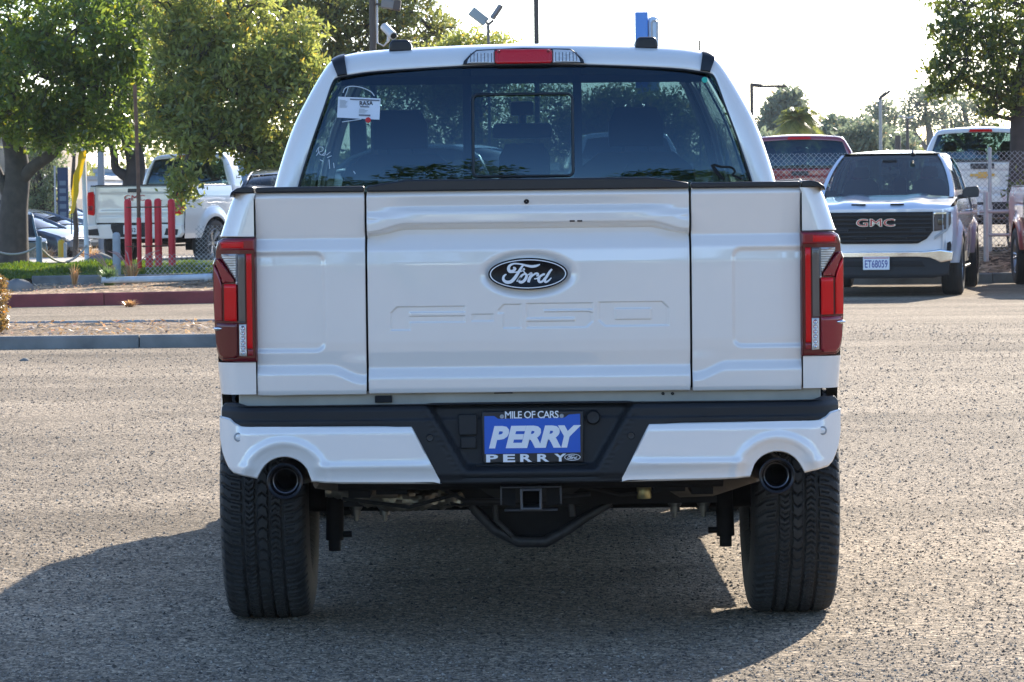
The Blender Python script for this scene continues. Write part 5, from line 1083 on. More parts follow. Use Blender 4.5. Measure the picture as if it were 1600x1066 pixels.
# ================================================================== other vehicles
CABXP = CABX
def pickup(label, loc, rotz, pm, scale=1.0, group='pickup trucks parked around the lot', rear='plain', front=None, tailext=None, rim=M_ALU):
    root = thing('pickup_truck', label, 'pickup truck', loc, rotz, group, scale)
    build_cab(root, pm); build_body_front(root, pm, False, .42, .28)
    for s in (-1, 1): side_panel('bed_side', root, pm, s, .06, 1.76, lambda U: np.full_like(U, 1.44), .52, BEDX, arch=AX_R)
    for s in (-1, 1): MB().box(s * .78, s * .93, .06, 1.76, 1.44, 1.462).build('rail_cap', M_CAP, root, bevel=.006)
    MB().box(-.86, .86, .08, 1.78, .80, .84).box(-.86, .86, 1.72, 1.78, .84, 1.40).box(.80, .86, .08, 1.76, .84, 1.43).box(-.86, -.80, .08, 1.76, .84, 1.43).build('bed_floor', M_PLAST, root)
    # tailgate with a stamped field
    xs = np.linspace(-.80, .80, 90); zs = np.linspace(.80, 1.445, 60)
    def ty(X, Z):
        d = np.maximum(np.abs(X) - .70, np.abs(Z - 1.17) - .155); o = -.012 * (1 - sst(-.02, .01, d)) * 1.0 - .02 * sst(1.42, 1.445, Z)
        o = o - .012 * (1 - sst(.93, .97, Z)) * sst(.90, .93, Z) ; return -o + .02
    V, Q = gridfun(xs, zs, lambda X, Z: (X, ty(X, Z), Z)); tg = quads_obj('tailgate', V, Q, pm, root, True)
    MB().box(-.80, .80, .015, .07, 1.446, 1.468).build('tailgate_cap', M_CAP, tg, bevel=.005)
    MB().prism([(-.14, 1.33), (.14, 1.33), (.13, 1.40), (-.13, 1.40)], .005, .03).build('tailgate_handle', M_CAP, tg, bevel=.008)
    MB().box(-.86, .86, .06, .10, .62, 1.44).build('tailgate_inner', M_BLACK, root)
    for s in (-1, 1):
        MB().prism([(s * .805, .62), (s * .96, .62), (s * .985, .9), (s * .975, 1.2), (s * .94, 1.44), (s * .805, 1.44)], .02, .08).build('rear_corner', pm, root, bevel=.025, seg=3)
        def ly(x, z): return -.006 + np.clip(np.abs(x) - .93, 0, None) ** 2 * 10
        lamp = poly_patch('tail_lamp', [(s * .835, .93), (s * .97, .95), (s * .995, 1.05), (s * .985, 1.25), (s * .955, 1.34), (s * .85, 1.35), (s * .82, 1.30), (s * .82, .96)], ly, M_RED, root, 10, 12, .05, .006, angle=60)
        poly_patch('reversing_lens', [(s * .85, 1.02), (s * .94, 1.02), (s * .94, 1.10), (s * .85, 1.10)], lambda x, z: ly(x, z) - .006, M_CLEAR if rear != 'hd' else M_REDM, lamp, 6, 5, .006, .002)
        MB().lathe([(-.10, .04), (.3, .04)], (s * .6, 0, .42), 'y', 14).build('exhaust_pipe', M_PIPE, root, 60) if s > 0 else None
    # rear bumper: two bright ends and a dark middle with the plate
    bp = lambda x, z: -.10 + .12 * np.clip(np.abs(x) - .6, 0, None) ** 2 * 3 + .0 * x
    bm_ = pm if rear == 'hd' else M_CHROME
    bumper = poly_patch('rear_bumper', [(-.99, .62), (-.97, .76), (-.60, .775), (.60, .775), (.97, .76), (.99, .62), (.93, .54), (.55, .52), (-.55, .52), (-.93, .54)], bp, bm_, root, 40, 10, .10, .01, angle=60)
    poly_patch('bumper_step', [(-.42, .70), (-.36, .55), (.36, .55), (.42, .70), (.42, .775), (-.42, .775)], lambda x, z: bp(x, z) - .012, M_PLAST, bumper, 16, 6, .02, .004)
    for s in (-1, 1): poly_patch('corner_step', [(s * .66, .58), (s * .90, .58), (s * .93, .68), (s * .70, .70)], lambda x, z: bp(x, z) - .010, M_PLAST, bumper, 8, 5, .02, .004)
    MB().box(-.155, .155, -.125, -.115, .60, .755).build('licence_plate', M_PRINTW, root, bevel=.003)
    # third brake lamp
    hb = poly_patch('high_brake_lamp', [(-.20, 1.952), (.20, 1.952), (.18, 1.998), (-.18, 1.998)], lambda x, z: cab_yb(z) - .016, M_RED, root, 12, 4, .02, .003)
    # nose
    if front is None:
        MB().prism([(-.80, .66), (.80, .66), (.86, 1.10), (.78, 1.17), (-.78, 1.17), (-.86, 1.10)], 5.62, 5.82).build('grille', M_PLAST, root, bevel=.02)
        for s in (-1, 1): MB().prism([(s * .74, .90), (s * .93, .90), (s * .94, 1.12), (s * .76, 1.12)], 5.60, 5.80).build('headlamp', M_CLEAR, root, bevel=.02)
        MB().prism([(-.97, .42), (.97, .42), (.97, .66), (-.97, .66)], 5.62, 5.88).build('front_bumper', bm_, root, bevel=.05, seg=3)
    return root
def rlet(root, s, w, h, x, z, y, m, thick=.04, flip=False, name='tailgate_lettering', shear=0):
    b = text_mb(s, w, h, shear, thick, .006)
    if flip: b.v = [(-a, -b_, c) for a, b_, c in b.v]
    return put(b, x, z, y, name, m, root)
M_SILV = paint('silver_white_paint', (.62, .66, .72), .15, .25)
M_MAROON = paint('maroon_paint', (.27, .008, .018), .1)
# white truck facing the camera
rot = R(180 - 10.5)
def nose_loc(X, Y, rz, L=5.85): # where the tail base must stand so that the nose is at X, Y
    return (X + math.sin(rz) * L, Y - math.cos(rz) * L, 0)
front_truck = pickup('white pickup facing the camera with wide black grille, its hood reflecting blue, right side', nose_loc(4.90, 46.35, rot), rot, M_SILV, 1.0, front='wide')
front_truck.scale = (1, 1, .965)
FR = front_truck
# fascia in nose space: x mirrored because the truck faces us; y grows towards the camera
def fp(x, y): return ((x - 1378) / 117.2, 1.48 - (y + 6.6 - 297) / 117.2)
def fy(d=0): return lambda x, z: 5.86 + d - .10 * np.abs(x) ** 2.5 + .0 * z
def fpatch(name, pts, d, m, parent, nx=20, nz=8, sk=.05, roll=.006, mirror=False):
    P = [((-a if not mirror else a), b) for a, b in pts]
    f = lambda x, z: -(fy(d)(x, z)); o = poly_patch(name, P, f, m, parent, nx, nz, sk, roll, angle=50)
    me = o.data; n_ = len(me.vertices); co = np.empty(n_ * 3, np.float32); me.vertices.foreach_get('co', co); co = co.reshape(-1, 3); co[:, 1] *= -1; me.vertices.foreach_set('co', co.ravel()); me.flip_normals(); me.update(); return o
fpatch('front_panel', [(-.93, .60), (.93, .60), (.96, .85), (.95, 1.12), (.90, 1.17), (-.90, 1.17), (-.95, 1.12), (-.96, .85)], -.05, M_SILV, FR, 40, 12, .12)
fpatch('bonnet_lip', [(-.90, 1.165), (.90, 1.165), (.90, 1.20), (.5, 1.215), (-.5, 1.215), (-.90, 1.20)], -.03, M_SILV, FR, 30, 5, .06, .008)
gr = fpatch('grille', [(-.70, 1.17), (.70, 1.17), (.70, .90), (.62, .80), (.50, .735), (-.50, .735), (-.62, .80), (-.70, .90)], .0, M_BLACK, FR, 40, 8, .05)
for k in range(7):
    z = .775 + k * .058; hw = np.interp(z, [.735, .80, .90], [.48, .60, .69])
    P = [(-x, float(fy(.018)(x, 0)), z) for x in np.linspace(-hw, hw, 14)]
    MB().tube(P, .011, 6, sq=(1, 1.2)).build('grille_bar', M_PLAST, gr, 60)
for s in (-1, 1):
    for k in range(2): fpatch('grille_block', [(s * (.18 + k * .24), .80 + .1 * k), (s * (.36 + k * .24), .80 + .1 * k), (s * (.36 + k * .24), .84 + .1 * k), (s * (.18 + k * .24), .84 + .1 * k)], .022, M_PLAST, gr, 4, 3, .02, .003)
    hl = fpatch('headlamp', [(s * .715, .90), (s * .90, .93), (s * .945, 1.02), (s * .94, 1.165), (s * .72, 1.165), (s * .715, 1.10)], -.018, mat('lamp_dark', (.05, .05, .06), .12, coat=1), FR, 12, 8, .05)
    fpatch('lamp_lens', [(s * .765, .985), (s * .85, .985), (s * .85, 1.085), (s * .765, 1.085)], -.006, mat('lamp_smoke', (.10, .09, .07), .15, metal=.6), hl, 5, 4, .02)
    fpatch('lamp_trim', [(s * .71, 1.12), (s * .71, 1.165), (s * .90, 1.165), (s * .90, 1.135), (s * .75, 1.135)], .0, M_CHROME, hl, 8, 4, .02)
    fpatch('daytime_light', [(s * .715, .775), (s * .725, .79), (s * .885, .905), (s * .905, .93), (s * .905, 1.165), (s * .880, 1.165), (s * .875, .935), (s * .72, .83)], .004, M_GREY, hl, 12, 4, .02, .003)
    fpatch('bumper_vent', [(s * .87, .62), (s * .93, .59), (s * .945, .72), (s * .925, .76), (s * .885, .74)], -.03, M_BLACK, FR, 6, 5, .03)
cb = fpatch('chrome_bumper', [(-.95, .50), (-.97, .62), (-.80, .655), (-.60, .625), (.60, .625), (.80, .655), (.97, .62), (.95, .50), (.80, .47), (.66, .535), (.5, .55), (-.5, .55), (-.66, .535), (-.80, .47)], .03, M_CHROME, FR, 40, 8, .12)
lb = fpatch('lower_bumper', [(-.90, .30), (-.93, .50), (-.80, .50), (-.64, .56), (.64, .56), (.80, .50), (.93, .50), (.90, .30), (.70, .26), (-.70, .26)], .005, M_PLAST, FR, 30, 6, .1)
fpatch('bumper_slot', [(-.60, .42), (-.56, .50), (.56, .50), (.60, .42)], .012, M_BLACK, lb, 16, 4, .02, .003)
px_, pzz = fp(1373, 409); plf = MB().box(-px_ - .175, -px_ + .175, 5.90, 5.925, pzz - .09, pzz + .09).build('licence_plate', M_PRINTW, FR, bevel=.006, label='white front plate reading ET68059')
rlet(plf, 'ET68059', .30, .105, -px_, pzz - .008, 5.927, mat('plate_blue', (.03, .05, .28), .5), .01, True, 'plate_lettering')
MB().box(-px_ - .165, -px_ + .165, 5.925, 5.9265, pzz + .068, pzz + .080).build('plate_band', mat('plate_red', (.5, .05, .05), .5), plf)
lx, lz = fp(1372.5, 343.5)
rlet(gr, 'GMC', .52, .112, -lx, lz, 5.925, mat('badge_chrome', (.6, .6, .62), .2, metal=1), .03, True, 'grille_lettering')
rlet(gr, 'GMC', .50, .10, -lx, lz, 5.929, mat('badge_red', (.42, .02, .02), .3), .0, True, 'grille_lettering')
for a, b in ((541, 620), (757, 832)):
    p = [fp(1180 + q / 3.552, 318) for q in (a, b)]; MB().box(-p[1][0], -p[0][0], 5.60, 5.66, 1.262, 1.285).build('bonnet_vent', M_BLACK, FR, bevel=.005)
MB().tube([(-.32, 4.0, 1.97), (-.32, 3.92, 2.03)], [.035, .02], 8).build('roof_aerial', M_CAP, FR, 60)
MB().prism([(-.13, 1.80), (.13, 1.80), (.10, 1.90), (-.10, 1.90)], 3.95, 4.02).build('camera_housing', M_BLACK, FR, bevel=.02)
for s in (-1, 1): MB().box(s * .60, s * .82, 4.9, 5.5, .45, .7).build('front_underbody', M_UNDER, FR)
# dark red truck beyond the fence
red = pickup('dark red pickup seen from behind the chain link fence, between cab and white truck', (4.60, 55.4, .20), R(-4.5), M_MAROON, 1.0)
red.scale = (1, 1, .96); red.location.z = .38
# white truck with the gold emblem
wt = pickup('white pickup with gold bow tie emblem on its tailgate, beyond the fence at right', (7.56, 55.9, .40), R(-7.0), M_WHITE2, 1.0)
tgw = [o for o in wt.children if o.name.startswith('tailgate') and o.type == 'MESH'][0]
bow = [(-.19, .022), (-.06, .022), (-.07, .052), (.08, .052), (.07, .022), (.20, .022), (.19, -.022), (.07, -.022), (.06, -.052), (-.09, -.052), (-.07, -.022), (-.20, -.022)]
move_mb(MB().prism([(x * 1.0, z * .95) for x, z in bow], -.02, .02), (0, 0, 1.235)).build('gold_emblem', mat('gold', (.68, .40, .08), .35, metal=.4), tgw, bevel=.004)
MB().box(-.19, .19, -.002, .02, 1.335, 1.42).build('camera_panel', M_CAP, tgw, bevel=.01)
# heavy white pickup on the left, turned to show its right side
hv = pickup('heavy white pickup parked behind the red posts on the left, tail towards the camera', (W(216, 360, 61.3)[0] - .06, 61.3, .18), R(-25), M_WHITE2, 1.0, rear='hd')
tgh = [o for o in hv.children if o.name.startswith('tailgate') and o.type == 'MESH'][0]
rlet(tgh, 'GMC', .42, .10, 0, 1.235, .008, mat('badge_red2', (.45, .03, .03), .35), .0)
rlet([o for o in hv.children if o.name.startswith('licence_plate')][0], '7952', .2, .07, 0, .67, -.127, M_INK, .02, name='plate_lettering')
MB().box(-.95, .95, .15, 1.6, .52, .60).box(.50, .95, .9, 1.5, .3, .5).build('chassis_side', M_UNDER, hv)
# white pickup seen only through the rear window
pk = pickup('white pickup roof seen through the right part of the rear window', (2.3, 62.5, .42), R(4), M_WHITE2, 1.04)
# red truck cut by the right edge
rt = pickup('red pickup cut by the right edge, little more than its mirror showing', nose_loc(8.42, 46.9, R(180 - 1)), R(180 - 1), M_RED if False else paint('red_paint', (.40, .012, .015), .2), 1.0)

# ---- generic car
def car(label, loc, rotz, pm, kind='sedan', group='cars parked at the far left', scale=1.0, name='parked_car', cat='car'):
    root = thing(name, label, cat, loc, rotz, group, scale); L = 4.7
    # stations: y, half width, sill z, belt z ; nose at y = L
    if kind == 'suv': S = [(0, .72, .45, .95), (.10, .84, .35, 1.05), (.6, .90, .30, 1.08), (1.6, .92, .28, 1.08), (2.8, .92, .28, 1.06), (3.4, .92, .28, 1.05), (4.0, .90, .30, .98), (4.5, .82, .32, .86), (4.68, .66, .36, .72)]; RZ = [(.15, 1.10), (.45, 1.50), (.9, 1.64), (1.8, 1.68), (2.5, 1.64), (3.0, 1.50), (3.55, 1.08)]
    elif kind == 'jeep': S = [(0, .80, .5, 1.1), (.1, .84, .45, 1.14), (1.5, .86, .42, 1.14), (3.0, .86, .42, 1.12), (3.9, .84, .45, 1.08), (4.1, .80, .5, 1.0)]; RZ = [(.05, 1.15), (.12, 1.78), (1.2, 1.82), (2.3, 1.80), (2.45, 1.72), (2.75, 1.14)]
    else: S = [(0, .70, .42, .90), (.12, .82, .32, 1.00), (.7, .90, .26, 1.02), (1.7, .91, .24, 1.0), (2.8, .91, .24, .99), (3.4, .91, .24, .97), (4.0, .89, .26, .88), (4.5, .80, .28, .74), (4.70, .60, .34, .60)]; RZ = [(.35, 1.02), (.95, 1.32), (1.6, 1.43), (2.2, 1.44), (2.7, 1.36), (3.2, 1.20), (3.75, .97)]
    S = np.array(S); ys = np.unique(np.concatenate([np.linspace(S[0, 0], S[-1, 0], 44)])); W_ = np.interp(ys, S[:, 0], S[:, 1]); lo = np.interp(ys, S[:, 0], S[:, 2]); be = np.interp(ys, S[:, 0], S[:, 3])
    fr_ = .80 if kind != 'jeep' else .75; ax = (fr_, S[-1, 0] - .92); rW = .335 if kind == 'sedan' else .37
    for s in (-1, 1):
        P = []
        for y, w, l, b in zip(ys, W_, lo, be):
            for a in ax:
                if abs(y - a) < rW + .05: l = max(l, rW + math.sqrt(max((rW + .05) ** 2 - (y - a) ** 2, 0)))
            P.append([(s * w * k, y, l + (b - l) * t) for k, t in ((.96, 0), (1.0, .25), (1.0, .6), (.975, .86), (.93, 1.0))])
        MB().grid(P).build('body_side', pm, root, 50)
    # deck: hood and boot
    P = [[(w * k * .93, y, b + .045 * (1 - k * k)) for k in np.linspace(-1, 1, 9)] for y, w, b in zip(ys, W_, be)]
    MB().grid(P).build('body_top', pm, root, 50)
    for yy, nm in ((ys[0], 'rear_panel'), (ys[-1], 'front_panel')):
        w, l, b = np.interp(yy, S[:, 0], S[:, 1]), np.interp(yy, S[:, 0], S[:, 2]), np.interp(yy, S[:, 0], S[:, 3])
        MB().prism([(-w * .96, l), (w * .96, l), (w, (l + b) / 2), (w * .93, b), (-w * .93, b), (-w, (l + b) / 2)], yy - .02, yy + .02).build(nm, pm, root, bevel=.02)
    MB().box(-.75, .75, .2, S[-1, 0] - .15, lo.min() - .02, .62).build('underbody', M_UNDER, root)
    RZ = np.array(RZ); ry = np.linspace(RZ[0, 0], RZ[-1, 0], 26); rz = np.interp(ry, RZ[:, 0], RZ[:, 1]); bz = np.interp(ry, ys, be); hb = np.interp(ry, ys, W_) * .92
    k = np.clip((rz - bz) / .45, 0, 1); ht = hb * (1 - .24 * k) if kind != 'jeep' else hb * (1 - .06 * k)
    A = [[(-b, y, z0), (-(b * .45 + t * .55), y, z0 + (z1 - z0) * .55), (-t, y, max(z1 - .06, z0)), (-t * .86, y, z1 - .01), (0, y, z1 + .02), (t * .86, y, z1 - .01), (t, y, max(z1 - .06, z0)), ((b * .45 + t * .55), y, z0 + (z1 - z0) * .55), (b, y, z0)] for y, z1, z0, b, t in zip(ry, rz, bz, hb, ht)]
    MB().grid(A).build('windows', glass('car_glass', (.10, .13, .14), 1.6), root, 40)
    MB().box(-.62, .62, ry[3], ry[-4] - .3, .5, bz.max() - .05).build('cabin', M_SEAT, root)
    top = np.where(rz > rz.max() - (.14 if kind != 'jeep' else .2))[0]; P = [[(x * ht[i] * .93, ry[i], rz[i] + .024 - .02 * x * x) for x in np.linspace(-1, 1, 7)] for i in top]
    MB().grid(P).build('roof', pm, root, 50)
    for s in (-1, 1):
        rails = []
        for i in range(len(ry)): rails.append((s * ht[i] * .99, ry[i], max(rz[i] - .03, bz[i])))
        MB().tube(rails, .032, 6).build('roof_rail', pm, root, 60)
        ym = (ry[0] + ry[-1]) / 2 - .1; zt = float(np.interp(ym, ry, rz)); MB().tube([(s * float(np.interp(ym, ry, hb)), ym, 1.0), (s * float(np.interp(ym, ry, ht)), ym, zt - .04)], .035, 6).build('door_pillar', M_CAP, root, 60)
        yl = S[-1, 0]; hz_ = S[-2, 3] - .10
        MB().prism([(s * .48, hz_ - .09), (s * .74, hz_ - .03), (s * .78, hz_ + .07), (s * .52, hz_ + .02)], yl - .14, yl + .015).build('headlamp', M_CLEAR, root, bevel=.02)
        MB().prism([(s * .55, .72), (s * .80, .74), (s * .82, .92), (s * .60, .92)], -.03, .12).build('tail_lamp', M_RED, root, bevel=.02)
        for a in ax: wheel_parts(root, s * (.90 - .11), a, rW, .22, False, s)
        MB().obox((s * 1.0, ry[-1] - .45, 1.02), (.18, .12, .12)).build('door_mirror', pm, root, bevel=.03)
    yl = S[-1, 0]; g = MB()
    for i in range(4): g.box(-.36, .36, yl + .0, yl + .03, .50 + i * .055, .53 + i * .055)
    g.build('grille', M_PLAST if kind != 'jeep' else pm, root); MB().box(-.60, .60, yl - .02, yl + .04, .30, .42).build('lower_grille', M_PLAST, root, bevel=.01)
    MB().box(-.15, .15, -.03, 0, .66, .76).build('licence_plate', M_PRINTW, root)
    return root
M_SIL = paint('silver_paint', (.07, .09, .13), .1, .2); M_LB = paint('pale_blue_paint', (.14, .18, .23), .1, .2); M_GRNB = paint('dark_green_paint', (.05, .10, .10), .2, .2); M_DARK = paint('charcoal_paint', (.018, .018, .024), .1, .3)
def at(x, Y, z): return (W(x, 300, Y)[0], Y, z)
X0, _ = W(142, 380, 105)
def face(nx, Y, z, rz, L=4.7): return (W(nx, 330, Y)[0] + math.sin(rz) * L, Y - math.cos(rz) * L, z)
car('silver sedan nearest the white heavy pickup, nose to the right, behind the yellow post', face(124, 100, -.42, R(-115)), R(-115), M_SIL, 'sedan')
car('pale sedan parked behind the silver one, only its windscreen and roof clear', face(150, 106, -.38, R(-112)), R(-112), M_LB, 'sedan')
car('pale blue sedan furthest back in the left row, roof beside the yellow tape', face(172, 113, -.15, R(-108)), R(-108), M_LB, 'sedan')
car('dark green off-roader with upright grille, behind the left tree trunk', face(30, 96, -.80, R(-160), 4.1), R(-160), M_GRNB, 'jeep', name='parked_suv')
car('dark crossover with red tail lamp, mostly hidden beside the nearest pickup', (-3.35, 50.6, .22), R(-8), M_DARK, 'suv', None, .96, 'parked_suv', 'suv')
car('white sedan seen through the middle of the rear window', (.15, 60.5, .62), R(60), M_WHITE2, 'suv', None, 1.0)
# ================================================================== posts, fence, signs, buildings
M_REDP = mat('red_post_paint', (.70, .02, .03), .55, noise=.12, nscale=5); M_GREYP = mat('grey_post', (.30, .34, .36), .6, noise=.15); M_RUST = mat('rusty_steel', (.17, .09, .055), .8, noise=.35)
M_POLE = mat('pole_brown', (.075, .06, .05), .6); M_GALV = mat('galvanised', (.34, .35, .35), .5, metal=.3, noise=.1); M_YEL = mat('yellow_paint', (.55, .36, .03), .6, noise=.1)
def post(x, ytop, ybase_Y, zb, d, m, label, name='bollard', cat='bollard', group=None, dome=True, bands=False):
    Y = ybase_Y; X, Zt = W(x, ytop, Y); root = thing(name, label, cat, (X, Y, zb), 0, group); h = Zt - zb
    MB().lathe([(-.1, d / 2), (h - d * .45, d / 2), (h - d * .22, d * .45), (h - d * .05, d * .28), (h, .001)], (0, 0, 0), 'z', 18).build('post', m, root, 50)
    MB().lathe([(-.02, d * .9), (.015, d * .85), (.03, d * .52)], (0, 0, 0), 'z', 18).build('footing', M_CONCD, root, 50)
    return root
for x, yt, lab in ((200, 311, 'leftmost of the four red posts'), (232, 311, 'second red post from the left, right behind the rusty pole'), (247, 310, 'third red post from the left, close beside the second'), (268, 311, 'rightmost of the four red posts, standing apart')):
    post(x, yt, 53.6, .33, .112, M_REDP, lab, group='red posts in front of the white pickup')
post(182, 363, 50.9, .25, .115, M_GREYP, 'grey domed post standing alone before the red posts'); post(61, 369, 57.0, .33, .10, mat('blue_grey_post', (.16, .24, .28), .6), 'blue grey post on the lawn carrying the rope')
post(96, 374, 66, .0, .13, M_YEL, 'yellow post by the silver sedan'); post(102, 379, 65.6, .0, .06, M_GREYP, 'thin white post just right of the yellow one')
post(-22, 372, 57.0, .33, .10, MATS['blue_grey_post'], 'blue grey rope post just beyond the left edge of the photo')
# rope slung between posts
def rope(p, q, sag, label):
    p, q = Vector(p), Vector(q); P = [p.lerp(q, t) + Vector((0, 0, -sag * 4 * t * (1 - t))) for t in np.linspace(0, 1, 14)]
    tag(MB().tube(P, .018, 6).build('rope', M_PAPER if False else mat('rope', (.45, .42, .37), .9), None, 60), label, 'rope')
a = tp(61, 384, 57.0); b_ = tp(-22, 384, 57); rope(b_, a, .14, 'rope sagging from the blue grey post to the left edge')
rope(a, tp(136, 383, 60), .28, 'rope sagging from the blue grey post to the white pole')
wp = thing('flag_pole', 'slim white pole holding the yellow tape', 'pole', (tp(136, 390, 60)[0], 60, .3)); h = tp(131, 232, 60)[2] - .3
MB().tube([(0, 0, 0), (-.04, 0, h)], [.042, .036], 10).build('pole', M_PRINTW, wp, 60)
# yellow caution tape, hanging in a long fold
T0, T1 = Vector(tp(130, 236, 59.9)), Vector(tp(112, 334, 59.6)); P = []
for i, t in enumerate(np.linspace(0, 1, 22)):
    c = T0.lerp(T1, t) + Vector((.012 * math.sin(t * 9), .03 * math.cos(t * 8), 0)); w_ = (.050 + .020 * math.sin(math.pi * t) + .010 * math.sin(t * 21)) * (1 - .3 * t); an = t * 1.1
    P.append([c + Vector((math.cos(an) * w_ * .6 + w_ * .5, math.sin(an) * w_, 0)) * k + Vector((0, 0, .01 * k)) for k in (-1, -.3, .3, 1)])
tag(MB().grid([[tuple(q) for q in r] for r in P]).build('caution_tape', leafmat('yellow_tape', (.45, .33, .02), (.48, .36, .02), .3), None, 60), 'yellow caution tape hanging twisted from the white pole', 'tape')
ps = tag(MB().tube([tuple(T1), tuple(T1 + Vector((0, 0, -.35)))], .010, 5).build('tape_cord', M_INK, None), 'thin dark cord hanging from the end of the yellow tape', 'cord')
# rusty pole between the red posts
rp = thing('rusty_pole', 'tall thin rusty pole rising between the red posts into the foliage', 'pole', (tp(218, 400, 53.3)[0], 53.3, .33)); h = tp(216.5, 133, 53.3)[2] - .33
MB().tube([(0, 0, -.1), (.0, 0, h * .5), (-.03, 0, h)], .030, 8).build('pole', M_RUST, rp, 60); MB().tube([(0, 0, 1.12 - .33), (0, 0, .0)], .036, 8).build('painted_foot', M_REDP, rp, 60)
for z in (.95, .35): MB().tube([(-.22, .25, z), (.42, .25, z)], .010, 5).build('cross_wire', M_RUST, rp, 60)
# white pipe on the dirt, weeds, stones, boulder
pp_ = thing('fallen_pipe', 'white pipe lying on the dirt above the red curb', 'pipe', (tp(165, 452, 48.7)[0], 48.2, .30))
x1 = tp(333, 448, 48.7)[0] - tp(165, 452, 48.7)[0]; MB().tube([(0, 0, 0), (x1 * .5, .15, .0), (x1, .3, .02)], .045, 14, False).tube([(x1 * .93, .28, .01), (x1 * .96, .29, .01)], .056, 14).build('pipe', mat('pipe_white', (.48, .54, .58), .5, noise=.15), pp_, 60)
def tuft(x, y, Y, zb, n, h, sp, m, label, seed, plume=None, cat='plant', name='weed'):
    X, _ = W(x, y, Y); root = thing(name, label, cat, (X, Y, zb)); r = random.Random(seed); b = MB()
    for i in range(n):
        a = r.uniform(0, 6.28); l = h * r.uniform(.5, 1.1); q = sp * r.uniform(.2, 1); d = Vector((math.cos(a), math.sin(a), 0)); s0 = d * r.uniform(0, sp * .3); sd = Vector((-d.y, d.x, 0)) * .008
        p1 = s0 + d * q * .4 + Vector((0, 0, l * .65)); p2 = s0 + d * q + Vector((0, 0, l * (.95 if q < sp * .6 else .75)))
        b.add([s0 - sd, s0 + sd, p1 + sd, p1 - sd], [(0, 1, 2, 3)]); b.add([p1 - sd, p1 + sd, p2], [(0, 1, 2)])
    b.build('blades', m, root)
    if plume:
        for i in range(plume):
            a = r.uniform(0, 6.28); d = Vector((math.cos(a), math.sin(a) * .5, 0)); p0 = Vector((0, 0, 0)); p1 = d * .08 + Vector((0, 0, h * .7)); p2 = d * .26 + Vector((0, 0, h * 1.2)); p3 = d * .42 + Vector((0, 0, h * 1.35))
            MB().tube([p0, p1, p2, p3], [.003, .004, .010, .004], 5).build('plume', mat('plume_pink', (.38, .22, .20), .9), root, 60)
    return root
M_WEED = leafmat('weed_leaf', (.05, .09, .035), (.10, .15, .06), .4); M_DRY = leafmat('dry_stem', (.28, .19, .09), (.45, .32, .16), .4)
tuft(170, 452, 48.3, .22, 160, .30, .26, M_WEED, 'green weed tuft at the left end of the fallen white pipe', 1)
tuft(205, 432, 50.2, .24, 50, .32, .22, M_DRY, 'dry fountain grass with pink plumes before the red posts', 2, 5, name='fountain_grass')
tuft(172, 430, 50.1, .24, 30, .30, .15, M_DRY, 'dry grass with pink plumes beside the lone grey post', 3, 4, name='fountain_grass')
tuft(116, 437, 48.9, .22, 40, .30, .12, M_DRY, 'thin dry stalks in the dirt bank left of the grey post', 4)
tuft(203, 476, 45.9, .0, 90, .10, .20, M_DRY, 'dry weeds growing out of the red curb foot', 5)
for x, lab, s_ in ((70, 'dry golden shrub by the sedans, left of the yellow post', 6), (140, 'dry golden shrub right of the yellow post', 7)): tuft(x, 400, 67, .15, 130, .38, .38, M_DRY, lab, s_, name='shrub')
def rock(x, y, Y, zb, s, label, seed):
    X, _ = W(x, y, Y); r = np.random.default_rng(seed); b = MB(); A = np.linspace(0, 2 * np.pi, 11); E = np.linspace(-.3, 1.57, 6)
    P = [[(s * 1.2 * math.cos(e) * math.cos(a) * (1 + .15 * math.sin(3 * a + seed)), s * math.cos(e) * math.sin(a), s * .75 * math.sin(e) * (1 + .12 * math.cos(2 * a + seed))) for a in A] for e in E]
    o = b.grid(P).build('stone', M_CONCD, None, 50); o.location = (X, Y, zb); tag(o, label, 'stone')
rock(27, 438, 47.9, .20, .17, 'rounded grey stone on the dirt bank, right of its neighbour', 1); rock(5, 434, 48.2, .20, .15, 'pale grey stone on the dirt bank at the left edge', 2)
rock(158, 402, 58.5, .33, .22, 'dark boulder under the tail of the heavy white pickup', 3)
rock(38, 560, 31.2, .0, .035, 'small stone lying on the asphalt near the left kerb', 4)
# dry hedge clump cut by the left edge, on the median
X, _ = W(-14, 470, 35.0)
hd = thing('dry_bush', 'dry golden bush cut by the left edge on the gravel median', 'bush', (X, 35.0, .1))
C = blob_points([(0, 0, .25, .17, .3, .30, 150), (0, .1, .48, .13, .22, .10, 60)], 5); b = MB()
for c in C[:80]: limb(b, (0, 0, 0), tuple(c), .008, .003, .1, 3, float(c[0]), 4)
b.build('stems', BK2, hd); leaves('foliage', C, np.full(len(C), .06), 26, .035, leafmat('dry_bush_leaf', (.12, .085, .03), (.28, .20, .07), .3), hd, 5)
